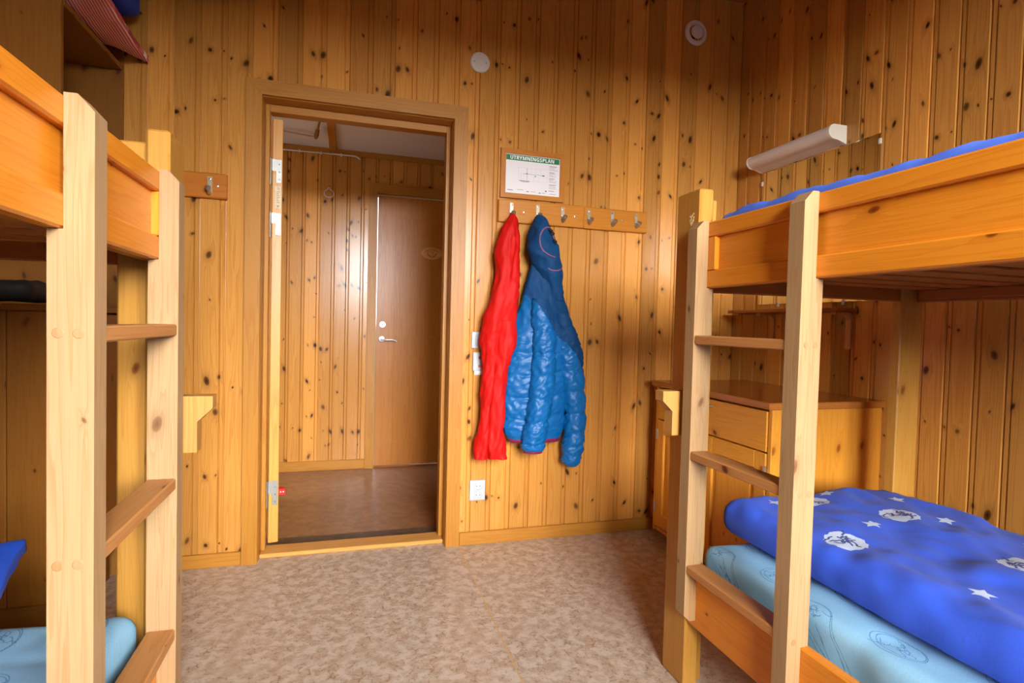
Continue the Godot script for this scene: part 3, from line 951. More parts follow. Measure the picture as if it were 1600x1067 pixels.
func stroke(img: Image, pts: Array, w: float, col: Color) -> void:
	for i in pts.size() - 1:
		var a: Vector2 = pts[i]
		var b: Vector2 = pts[i + 1]
		var n := int(a.distance_to(b)) + 1
		for k in n + 1:
			var p := a.lerp(b, float(k) / n)
			img.fill_rect(Rect2i(int(p.x - w * 0.5), int(p.y - w * 0.5), maxi(1, int(w)), maxi(1, int(w))), col)

# squiggles of a printed figure inside a roundel
func doodle(img: Image, c: Vector2, r: Vector2, w: float, col: Color, rg: RandomNumberGenerator, many := 9) -> void:
	for k in many:
		var a := rg.randf() * TAU
		var p := c + Vector2(cos(a) * r.x, sin(a) * r.y) * rg.randf_range(0.1, 0.7)
		var pts := [p]
		var dir := rg.randf() * TAU
		for j in 4:
			dir += rg.randf_range(-1.3, 1.3)
			p += Vector2(cos(dir), sin(dir)) * r * 0.17
			pts.append(p)
		stroke(img, pts, w, col)

func ring_line(img: Image, c: Vector2, r: Vector2, w: float, col: Color) -> void:
	var pts := []
	for k in 41:
		pts.append(c + Vector2(cos(TAU * k / 40) * r.x, sin(TAU * k / 40) * r.y))
	stroke(img, pts, w, col)

func cloth_noise(img: Image, sd: int, amount: float) -> void:
	var no := FastNoiseLite.new()
	no.seed = sd
	no.frequency = 0.25
	var im := no.get_image(img.get_width(), img.get_height())
	im.convert(Image.FORMAT_L8)
	var d := im.get_data()
	var b := img.get_data()
	for i in d.size():
		var k := 1.0 + (d[i] - 128) / 128.0 * amount
		for j in 3:
			b[i * 3 + j] = int(clampf(b[i * 3 + j] * k, 0, 255))
	img.set_data(img.get_width(), img.get_height(), false, Image.FORMAT_RGB8, b)

# plan of the printed duvet: x across the bed, z along it; texture 0.8 m by 2.0 m
func duvet_texture() -> ImageTexture:
	var img := Image.create(820, 2048, false, Image.FORMAT_RGB8)
	img.fill(c8(44, 84, 204))
	var white := c8(196, 206, 224)
	var ink := c8(36, 52, 120)
	var rg := RandomNumberGenerator.new()
	rg.seed = 4
	var px := func(x: float, z: float) -> Vector2:     # room metres
		return Vector2((x - 1.14) / 0.8 * 820.0, (z + 1.62) / 2.0 * 2048.0)
	for q in PRINT:
		var c: Vector2 = px.call(q[1], q[2])
		if q[0] == 0:
			star(img, c, 0.027 * 1025.0, rg.randf() * TAU, white)
		else:
			var poly := PackedVector2Array()
			for k in 32:
				poly.append(c + Vector2(cos(TAU * k / 32), sin(TAU * k / 32)) * 0.052 * 1025.0 * (1.0 + 0.05 * sin(k * 2.4)))
			blot(img, poly, white)
			doodle(img, c, Vector2(54, 54), 4.0, ink, rg, 13)
	cloth_noise(img, 8, 0.06)
	return ImageTexture.create_from_image(img)

# printed stars (0) and roundels (1) on the duvet: room x, z
const PRINT := [[0, 1.33, -1.47], [0, 1.56, -1.50], [0, 1.72, -1.53], [1, 1.47, -1.47], [0, 1.75, -1.40], [1, 1.29, -1.17], [1, 1.60, -1.27], [0, 1.46, -1.24], [0, 1.72, -1.22],
	[0, 1.33, -0.86], [1, 1.56, -0.92], [0, 1.76, -1.02], [0, 1.52, -0.66], [1, 1.3, -0.5], [0, 1.6, -0.4], [1, 1.7, -0.2], [0, 1.35, -0.15], [0, 1.5, 0.1], [1, 1.4, 0.25], [0, 1.75, 0.2]]

func mattress_texture() -> ImageTexture:
	var img := Image.create(512, 1024, false, Image.FORMAT_RGB8)
	img.fill(c8(140, 188, 214))
	var ink := c8(62, 102, 150)
	var rg := RandomNumberGenerator.new()
	rg.seed = 12
	for k in 7:
		for j in 4:
			var c := Vector2(50 + j * 128 + (k % 2) * 50, 60 + k * 146)
			ring_line(img, c, Vector2(34, 46), 1.0, ink)
			ring_line(img, c + Vector2(3, 2), Vector2(29, 40), 1.0, ink)
			doodle(img, c, Vector2(30, 42), 1.0, ink, rg, 12)
	cloth_noise(img, 3, 0.05)
	return ImageTexture.create_from_image(img)

func build_bedding() -> void:
	var mm := plain(Color.WHITE, 0.75)
	mm.resource_name = "printed_mattress_cover"
	mm.albedo_texture = mattress_texture()
	var no := n3
	var quilt := func(p: Vector3, n: Vector3, seam: float) -> Vector3:
		var a := absf(sin((p.x + p.z * 0.45) * PI / seam))
		var b := absf(sin((p.z - p.x * 0.2) * PI / (seam * 1.25)))
		return p + n * (0.010 * (pow(a, 0.4) * pow(b, 0.4) - 1.0) + 0.007 * no.get_noise_3d(p.x * 3.0, p.y * 4.0, p.z * 3.0))
	var uvm := func(p: Vector3) -> Vector2: return Vector2(p.x / 0.62 + p.y * 0.4, p.z / 1.24 + p.y * 0.7)
	var half := Vector3(0.435, 0.083, 0.96)
	var mesh := soft(half, 0.035, Vector3i(44, 8, 90), func(p: Vector3, n: Vector3) -> Vector3: return quilt.call(p, n, 0.24), uvm)
	tag(soft_obj(mesh, "mattress", mm, self, Vector3(1.525, 0.3735, -0.56)), "light blue printed mattress under the starry blue duvet", "mattress")
	var m2 := soft(half, 0.04, Vector3i(44, 8, 90), func(p: Vector3, n: Vector3) -> Vector3: return quilt.call(p + Vector3(0.1, 0, 0.05), n, 0.22) - Vector3(0.1, 0, 0.05), uvm)
	tag(soft_obj(m2, "mattress", mm, self, Vector3(-0.875, 0.3735, -0.50)), "light blue printed mattress below the bright blue pillow", "mattress")
	# starry duvet on the lower bed
	var dm := plain(Color.WHITE, 0.8)
	dm.resource_name = "printed_duvet"
	dm.albedo_texture = duvet_texture()
	dm.rim_enabled = true
	dm.rim = 0.1
	var c := Vector3(1.535, 0.519, -0.60)
	var du := soft(Vector3(0.345, 0.056, 0.97), 0.05, Vector3i(60, 8, 120), func(p: Vector3, n: Vector3) -> Vector3:
		var up := smoothstep(-0.02, 0.05, p.y)
		var w := no.get_noise_3d(p.x * 3.2 + p.z * 1.2, 0.3, p.z * 2.0 - p.x * 1.5) * 0.024
		w += (0.5 - absf(no.get_noise_3d(p.x * 5.0 + p.z * 3.5, 2.0, (p.z - p.x) * 2.2))) * 0.016
		w += no.get_noise_3d(p.x * 16.0 + p.z * 9.0, 5.0, (p.z - p.x * 0.7) * 7.0) * 0.005
		var q := p + Vector3.UP * w * up
		q.x += 0.018 * no.get_noise_3d(1.0, 7.0, p.z * 2.6) * signf(p.x) * absf(p.x) / 0.345
		q.z += 0.02 * no.get_noise_3d(p.x * 4.0, 3.0, 1.0)
		return q, func(p: Vector3) -> Vector2: return Vector2((p.x + c.x - 1.14) / 0.8, (p.z + c.z + 1.62) / 2.0))
	tag(soft_obj(du, "duvet", dm, self, c), "blue duvet printed with white stars and roundels on the lower bunk", "duvet")
	# upper bed by the mirror: mattress and the edge of a blue blanket
	var m3 := soft(Vector3(0.425, 0.06, 0.93), 0.03, Vector3i(12, 5, 24), func(p: Vector3, _n: Vector3) -> Vector3: return p, uvm)
	tag(soft_obj(m3, "mattress", mm, self, Vector3(1.51, 1.3645, -0.555)), "light blue mattress on the upper bunk beside the mirror", "mattress")
	var bm := plain(c8(74, 108, 206), 0.85)
	var bl := soft(Vector3(0.425, 0.032, 0.93), 0.028, Vector3i(40, 5, 110), func(p: Vector3, _n: Vector3) -> Vector3:
		var up := smoothstep(-0.01, 0.03, p.y)
		return p + Vector3.UP * up * (0.016 * no.get_noise_3d(p.x * 4.0, 1.0, p.z * 4.2) + 0.006 * no.get_noise_3d(p.x * 9.0, 4.0, p.z * 14.0)), func(p: Vector3) -> Vector2: return Vector2(p.x, p.z))
	tag(soft_obj(bl, "blanket", bm, self, Vector3(1.51, 1.457, -0.555)), "blue blanket showing above the rail of the upper bunk", "blanket")
	# bright blue pillow, leaning on the lower bed in front of the wardrobe
	var pm := plain(c8(10, 78, 200), 0.75)
	var pillow := func(p: Vector3, n: Vector3, hx: float, hz: float, puff: float) -> Vector3:
		var k := (1.0 - pow(absf(p.x) / hx, 2.6)) * (1.0 - pow(absf(p.z) / hz, 2.6))
		var q := p
		q.y = p.y * (0.16 + puff * maxf(k, 0.0))
		q.x *= 1.0 - 0.06 * (1.0 - pow(absf(p.z) / hz, 2.0))
		q.z *= 1.0 - 0.06 * (1.0 - pow(absf(p.x) / hx, 2.0))
		return q + n * 0.006 * no.get_noise_3d(p.x * 8.0, p.y * 3.0, p.z * 8.0)
	var pl := soft(Vector3(0.32, 0.09, 0.24), 0.02, Vector3i(30, 6, 24), func(p: Vector3, n: Vector3) -> Vector3: return pillow.call(p, n, 0.32, 0.24, 0.84), func(p: Vector3) -> Vector2: return Vector2(p.x, p.z))
	var po := soft_obj(pl, "pillow", pm, self, Vector3(-0.905, 0.572, -1.18))
	po.rotation = Vector3(0.10, 0.30, 0.06)
	tag(po, "bright blue pillow on the lower bunk in front of the wardrobe", "pillow")
	# striped pillow and folded blue cover on the wardrobe's high shelf
	var si := Image.create(256, 64, false, Image.FORMAT_RGB8)
	si.fill(c8(214, 112, 106))
	for k in 16:
		si.fill_rect(Rect2i(k * 16, 0, 4, 64), c8(246, 226, 210))
		si.fill_rect(Rect2i(k * 16 + 7, 0, 3, 64), c8(176, 58, 60))
	var sm := plain(Color.WHITE, 0.85)
	sm.resource_name = "striped_cotton"
	sm.albedo_texture = ImageTexture.create_from_image(si)
	var sp := soft(Vector3(0.29, 0.085, 0.30), 0.02, Vector3i(30, 6, 30), func(p: Vector3, n: Vector3) -> Vector3:
		var q: Vector3 = pillow.call(p, n, 0.29, 0.30, 0.8)
		q.y -= 0.05 * smoothstep(0.14, 0.30, q.x)
		return q, func(p: Vector3) -> Vector2: return Vector2(p.x / 0.16, p.z / 0.5))
	var so := soft_obj(sp, "pillow", sm, self, Vector3(-1.085, 2.262, -2.465))
	so.rotation.y = 0.06
	tag(so, "red and white striped pillow hanging over the wardrobe's high shelf", "pillow")
	var fb := soft(Vector3(0.26, 0.06, 0.17), 0.045, Vector3i(20, 8, 16), func(p: Vector3, n: Vector3) -> Vector3:
		return p + n * 0.012 * no.get_noise_3d(p.x * 6.0, p.y * 22.0, p.z * 6.0), func(p: Vector3) -> Vector2: return Vector2(p.x, p.z))
	tag(soft_obj(fb, "folded_cover", plain(c8(24, 66, 176), 0.85), self, Vector3(-1.09, 2.408, -2.575)), "folded dark blue cover on top of the striped pillow", "blanket")

# ------------------------------------------------------------------ things on the walls
func hook(parent: Node, x: float, y: float, z: float, arm := true) -> void:
	var steel := plain(c8(196, 182, 156), 0.32, 0.85)
	var h := bx(parent, "hook", steel, Vector3(x - 0.0095, y - 0.036, z), Vector3(x + 0.0095, y + 0.034, z + 0.0025), 0.001)
	for dy in [0.024, -0.012]:
		var st := tool()
		lathe(st, Vector3(x, y + dy, z + 0.0025), Vector3.BACK, [[0.006, 0.0], [0.0052, 0.0016], [0.0, 0.0022]], 12)
		done(st, "screw", plain(c8(226, 218, 202), 0.25, 0.9), h)
	if arm:
		var st := tool()
		tube(st, smooth_path([Vector3(x, y - 0.034, z + 0.001), Vector3(x, y - 0.041, z + 0.015), Vector3(x, y - 0.036, z + 0.032), Vector3(x, y - 0.022, z + 0.040)]), 0.006, 8)
		lathe(st, Vector3(x, y - 0.026, z + 0.038), Vector3(0, 0.75, 0.66).normalized(), [[0.0, -0.004], [0.010, -0.002], [0.013, 0.004], [0.011, 0.011], [0.0, 0.014]], 14)
		done(st, "prong", steel, h)

func round_screw(parent: Node, at: Vector3) -> void:
	var st := tool()
	lathe(st, at, Vector3.BACK, [[0.0065, 0.0], [0.0055, 0.002], [0.0, 0.003]], 12)
	done(st, "screw", plain(c8(222, 206, 176), 0.25, 0.9), parent)

func build_wall_things() -> void:
	var bd := wood("board", Color.WHITE)
	# coat rack right of the door
	var o := Vector3(1.153, 1.705, W_BACK)
	var r := thing("coat_rack", "long pine coat rack with six metal hooks below the framed plan", "coat rack", o)
	bx(r, "board", bd, Vector3(-0.422, -0.057, 0), Vector3(0.046, 0.058, 0.021), 0.004)
	bx(r, "board", bd, Vector3(0.0465, -0.058, 0), Vector3(0.422, 0.056, 0.020), 0.004)
	for x in [0.799, 0.94, 1.077, 1.226, 1.363, 1.505]:
		hook(r, x - o.x, 0.008, 0.0205)
	for x in [0.868, 1.147, 1.422]:
		round_screw(r, Vector3(x - o.x, 0.0, 0.0205))
	var o2 := Vector3(-0.70, 1.705, W_BACK)
	var r2 := thing("coat_rack", "short pine coat rack between the bunk and the door", "coat rack", o2)
	bx(r2, "board", wood("dark_board", c8(188, 118, 38), 0.34), Vector3(-0.19, -0.055, 0), Vector3(0.19, 0.055, 0.021), 0.008)
	hook(r2, 0.12, 0.004, 0.0205)
	hook(r2, -0.10, 0.004, 0.0205)
	round_screw(r2, Vector3(0.15, 0.0, 0.0205))
	# framed evacuation plan
	var po := Vector3(0.912, 1.897, W_BACK)
	var f := thing("framed_plan", "wood framed evacuation plan with a green heading above the coat rack", "framed sign", po)
	var fw := wood("frame", c8(200, 134, 44), 0.34)
	var hx := 0.172
	var hy := 0.124
	var b := 0.025
	for q in [[[-hx, -hy], [hx, -hy], [hx - b, -hy + b], [-hx + b, -hy + b]], [[-hx, hy], [hx, hy], [hx - b, hy - b], [-hx + b, hy - b]], [[-hx, -hy], [-hx, hy], [-hx + b, hy - b], [-hx + b, -hy + b]], [[hx, -hy], [hx, hy], [hx - b, hy - b], [hx - b, -hy + b]]]:
		var st := tool()
		var poly := PackedVector2Array()
		for v in q:
			poly.append(Vector2(v[0], v[1]))
		prism(st, poly, Vector3.RIGHT, Vector3.UP, Vector3.BACK, 0.0, 0.018, Vector3.RIGHT if absf(q[0][1] - q[1][1]) < 0.01 else Vector3.UP)
		done(st, "frame", fw, f)
	var pm := plain(Color.WHITE, 0.5)
	pm.resource_name = "printed_plan"
	pm.albedo_texture = plan_texture()
	var st := tool()
	var x0 := hx - b
	var y0 := hy - b
	for q in [[-1, -1], [1, 1], [1, -1], [-1, -1], [-1, 1], [1, 1]]:
		st.set_normal(Vector3.BACK)
		st.set_uv(Vector2(q[0] * 0.5 + 0.5, 0.5 - q[1] * 0.5))
		st.add_vertex(Vector3(q[0] * x0, q[1] * y0, 0.010))
	var paper := done(st, "sheet", pm, f)
	var tx := TextMesh.new()
	var fo := SystemFont.new()
	fo.font_names = PackedStringArray(["Droid Sans"])
	fo.font_weight = 700
	tx.font = fo
	tx.text = "UTRYMNINGSPLAN"
	tx.font_size = 64
	tx.pixel_size = 0.00036
	tx.depth = 0.0006
	tx.curve_step = 2.0
	tx.material = plain(c8(244, 244, 240), 0.5)
	var ti := MeshInstance3D.new()
	ti.name = "heading"
	ti.mesh = tx
	ti.position = Vector3(-0.004, y0 - 0.0165, 0.0106)
	paper.add_child(ti)
	var wide := tx.get_aabb().size.x
	if wide > 0.05:
		ti.scale = Vector3(0.236 / wide, 1.12, 1.0)
	# smoke detector plate and air valve
	var wh := plain(c8(236, 226, 210), 0.45)
	var sd := thing("cover_plate", "round white cover plate above the door casing", "cover plate", Vector3(0.622, 2.429, W_BACK))
	st = tool()
	lathe(st, Vector3.ZERO, Vector3.BACK, [[0.050, 0.0], [0.050, 0.006], [0.046, 0.010], [0.0, 0.012]], 40)
	done(st, "disc", wh, sd)
	for x in [-0.03, 0.03]:
		st = tool()
		lathe(st, Vector3(x, 0.0, 0.0108), Vector3.BACK, [[0.004, 0.0], [0.003, 0.001], [0.0, 0.0012]], 10)
		done(st, "screw", plain(c8(190, 180, 164), 0.4), sd)
	var av := thing("air_valve", "round white ventilation valve high on the panelling", "air valve", Vector3(1.85, 2.782, W_BACK))
	st = tool()
	lathe(st, Vector3.ZERO, Vector3.BACK, [[0.068, 0.0], [0.068, 0.006], [0.062, 0.013], [0.050, 0.015], [0.045, 0.010], [0.042, -0.004], [0.0, -0.004]], 44)
	done(st, "ring", wh, av)
	st = tool()
	lathe(st, Vector3(0, 0, 0.004), Vector3.BACK, [[0.010, -0.008], [0.010, 0.004], [0.036, 0.008], [0.036, 0.013], [0.031, 0.018], [0.0, 0.020]], 40)
	done(st, "disc", wh, av)
	# double socket and the two switch plates by the door
	var white := plain(c8(186, 187, 188), 0.4)
	var so := thing("wall_socket", "white double power socket low beside the door casing", "socket", Vector3(0.659, 0.279, W_BACK))
	bx(so, "plate", white, Vector3(-0.041, -0.052, 0.0), Vector3(0.041, 0.052, 0.012), 0.004)
	for y in [-0.024, 0.022]:
		st = tool()
		lathe(st, Vector3(0.004, y, 0.0125), Vector3.BACK, [[0.0215, -0.001], [0.0215, 0.002], [0.0195, 0.002], [0.0185, 0.0002], [0.0, 0.0002]], 28)
		var rec := done(st, "outlet", white, so)
		for x in [-0.009, 0.009]:
			st = tool()
			lathe(st, Vector3(0.004 + x, y, 0.0127), Vector3.BACK, [[0.0024, 0.0], [0.0, 0.0004]], 10)
			done(st, "pin_hole", plain(c8(60, 58, 56), 0.6), rec)
	var sw := thing("light_switch", "white light switch plate partly behind the red jacket", "switch", Vector3(0.652, 1.046, W_BACK))
	bx(sw, "plate", white, Vector3(-0.041, -0.042, 0.0), Vector3(0.041, 0.042, 0.010), 0.003)
	bx(sw, "rocker", white, Vector3(-0.022, -0.026, 0.009), Vector3(0.022, 0.026, 0.014), 0.003)
	var s2 := thing("control_panel", "white wall control with red marks below the light switch", "control", Vector3(0.660, 0.937, W_BACK))
	bx(s2, "plate", white, Vector3(-0.040, -0.047, 0.0), Vector3(0.040, 0.047, 0.012), 0.003)
	bx(s2, "label", plain(c8(244, 242, 240), 0.5), Vector3(-0.030, -0.068, 0.0), Vector3(0.036, -0.048, 0.004), 0.001)
	for y in [0.02, -0.022]:
		bx(s2, "mark", plain(c8(190, 60, 90), 0.5), Vector3(-0.012, y - 0.007, 0.0115), Vector3(0.012, y + 0.007, 0.0132), 0.0005)
	# mirror, its lamp and the shelf below, on the side wall
	var mo := Vector3(W_RIGHT, 1.6255, -2.228)
	var mi := thing("mirror", "frameless square wall mirror below the tube lamp", "mirror", mo)
	bx(mi, "glass", plain(c8(226, 228, 222), 0.015, 1.0), Vector3(-0.006, -0.355, -0.353), Vector3(0.0, 0.355, 0.353), 0.001)
	for q in [[0.32, 0.345], [0.30, -0.348], [-0.355, 0.2], [-0.355, -0.2]]:
		var onside: bool = absf(q[1]) > 0.3
		var cc := Vector3(-0.005, q[0], q[1] + (0.006 if q[1] > 0 else -0.004)) if onside else Vector3(-0.005, q[0] - 0.003, q[1])
		bx(mi, "clip", plain(c8(216, 206, 190), 0.3), cc - Vector3(0.006, 0.012, 0.006), cc + Vector3(0.004, 0.012, 0.006), 0.002)
	var lo := Vector3(W_RIGHT, 1.987, -2.325)
	var la := thing("tube_lamp", "white tube wall lamp mounted above the mirror", "wall lamp", lo)
	var lampm := plain(c8(226, 212, 200), 0.4)
	st = tool()
	var pr := PackedVector2Array()
	for k in 13:
		var a := PI * 0.5 + PI * k / 12.0 * 0.95
		pr.append(Vector2(-0.066 + cos(a) * 0.032, 0.048 + sin(a) * 0.032))
	pr.append(Vector2(-0.045, 0.014))
	pr.append(Vector2(0.0, 0.0))
	pr.append(Vector2(0.0, 0.080))
	prism(st, pr, Vector3.RIGHT, Vector3.UP, Vector3.BACK, -0.265, 0.258, Vector3.BACK)
	done(st, "housing", lampm, la)
	for z in [[-0.273, -0.265], [0.258, 0.272]]:
		st = tool()
		var big := PackedVector2Array()
		for v in pr:
			big.append(Vector2(minf(v.x * 1.03, 0.0), 0.04 + (v.y - 0.04) * 1.04))
		prism(st, big, Vector3.RIGHT, Vector3.UP, Vector3.BACK, z[0], z[1], Vector3.UP)
		done(st, "end_cap", plain(c8(240, 228, 206), 0.4), la)
	var sh := thing("shelf", "narrow pine shelf on two bent brackets below the mirror", "shelf", Vector3(W_RIGHT, 1.222, -2.325))
	bx(sh, "board", wood("dark_pine", Color.WHITE), Vector3(-0.11, 0.0, -0.372), Vector3(0.0, 0.018, 0.37), 0.003, Vector3.BACK)
	for z in [-0.135, 0.335]:
		st = tool()
		var path := []
		for k in 7:
			var a := PI * 0.5 * k / 6.0
			path.append(Vector2(-0.028 + sin(a) * 0.022, -0.026 + cos(a) * 0.022))
		var outer := PackedVector2Array([Vector2(-0.10, -0.001), Vector2(-0.028, -0.001)])
		for k in 7:
			var a := PI * 0.5 * k / 6.0
			outer.append(Vector2(-0.028 + sin(a) * 0.027, -0.028 + cos(a) * 0.027))
		outer.append(Vector2(-0.001, -0.165))
		outer.append(Vector2(-0.012, -0.165))
		outer.append(Vector2(-0.012, -0.032))
		outer.append(Vector2(-0.030, -0.012))
		outer.append(Vector2(-0.10, -0.012))
		prism(st, outer, Vector3.RIGHT, Vector3.UP, Vector3.BACK, z - 0.014, z + 0.014, Vector3.UP)
		done(st, "bracket", plain(c8(206, 150, 86), 0.45), sh)

func plan_texture() -> ImageTexture:
	var w := 588
	var h := 396
	var img := Image.create(w, h, false, Image.FORMAT_RGB8)
	img.fill(c8(238, 230, 226))
	img.fill_rect(Rect2i(6, 6, w - 12, 54), c8(12, 118, 52))
	var ink := c8(150, 142, 138)
	var dark := c8(96, 90, 86)
	for r in [[140, 126, 310, 2], [140, 196, 60, 2], [140, 126, 2, 130], [450, 126, 2, 130], [140, 256, 312, 2], [236, 126, 2, 130], [170, 170, 2, 86], [200, 170, 2, 86], [280, 126, 2, 50], [330, 126, 2, 50], [380, 126, 2, 50], [300, 210, 2, 46], [360, 210, 2, 46]]:
		img.fill_rect(Rect2i(r[0], r[1], r[2], r[3]), c8(206, 198, 194))
	img.fill_rect(Rect2i(190, 186, 234, 3), c8(110, 150, 110))
	img.fill_rect(Rect2i(228, 130, 3, 132), c8(120, 150, 120))
	img.fill_rect(Rect2i(150, 258, 110, 6), dark)
	img.fill_rect(Rect2i(170, 268, 80, 4), ink)
	img.fill_rect(Rect2i(312, 200, 16, 9), c8(70, 110, 60))
	img.fill_rect(Rect2i(398, 184, 22, 12), dark)
	img.fill_rect(Rect2i(222, 180, 16, 10), c8(90, 110, 90))
	var rg := RandomNumberGenerator.new()
	rg.seed = 2
	var y := 84
	for k in 17:
		var gap: bool = k % 4 == 3
		img.fill_rect(Rect2i(472, y, int(rg.randf_range(44, 98)), 3 if k % 4 else 5), ink if k % 4 else dark)
		y += 24 if gap else 13
	for q in [[24, 360, 60, 6], [130, 352, 66, 3], [228, 362, 26, 7], [276, 362, 52, 3], [364, 366, 20, 8], [396, 366, 40, 3], [432, 338, 16, 14], [480, 368, 70, 3]]:
		img.fill_rect(Rect2i(q[0], q[1], q[2], q[3]), dark)
	return ImageTexture.create_from_image(img)

# ------------------------------------------------------------------ jackets
# rings = [y, x centre, half width, z centre, half depth]; bump(p, n, t) -> offset along n.
# Returns one SurfaceTool, or two where the garment is sewn from two cloths: yoke(p) says which side of the seam p lies.
func loft(rings: Array, steps: int, around: int, bump: Callable, yoke = null, squeeze := 0.0) -> Array:
	var sts := [tool(), tool()]
	for q in sts:
		q.set_smooth_group(0)
	var rows := []
	var n := rings.size()
	for i in steps + 1:
		var f := float(i) / steps * (n - 1)
		var k := mini(int(f), n - 2)
		var t := f - k
		var v := []
		for j in 5:
			var p0: float = rings[maxi(k - 1, 0)][j]
			var p1: float = rings[k][j]
			var p2: float = rings[k + 1][j]
			var p3: float = rings[mini(k + 2, n - 1)][j]
			v.append(0.5 * (2.0 * p1 + (p2 - p0) * t + (2.0 * p0 - 5.0 * p1 + 4.0 * p2 - p3) * t * t + (3.0 * p1 - p0 - 3.0 * p2 + p3) * t * t * t))
		var row := []
		for m in around:
			var a := TAU * m / around
			var c := cos(a)
			var s := sin(a)
			var back := 1.0 if s > 0.0 else 1.0 - squeeze
			var p := Vector3(v[1] + c * v[2], v[0], v[3] + s * v[4] * back)
			var nn := Vector3(c / maxf(v[2], 0.01), 0.0, s / maxf(v[4], 0.01)).normalized()
			row.append(p + nn * bump.call(p, nn, float(i) / steps))
		rows.append(row)
	var tri := func(a: Vector3, b: Vector3, c: Vector3):
		var st: SurfaceTool = sts[1 if yoke != null and yoke.call((a + b + c) / 3.0) else 0]
		for p in [a, b, c]:
			st.set_uv(Vector2(p.x * 2.0, p.y * 2.0))
			st.add_vertex(p)
	for i in steps:
		for m in around:
			var m1 := (m + 1) % around
			tri.call(rows[i][m], rows[i][m1], rows[i + 1][m1])
			tri.call(rows[i][m], rows[i + 1][m1], rows[i + 1][m])
	for e in [0, steps]:
		var mid := Vector3.ZERO
		for p in rows[e]:
			mid += p / around
		for m in around:
			var m1 := (m + 1) % around
			if e == 0:
				tri.call(mid, rows[e][m1], rows[e][m])
			else:
				tri.call(mid, rows[e][m], rows[e][m1])
	for q in sts:
		q.index()
		q.generate_normals()
	return sts

func rings_of(rows: Array, zc: float, depth: Array) -> Array:
	var out := []
	for i in rows.size():
		var f := float(i) / (rows.size() - 1) * (depth.size() - 1)
		var k := mini(int(f), depth.size() - 2)
		var b: float = lerpf(depth[k], depth[k + 1], f - k)
		out.append([rows[i][0], rows[i][1], rows[i][2], zc, b])
	return out

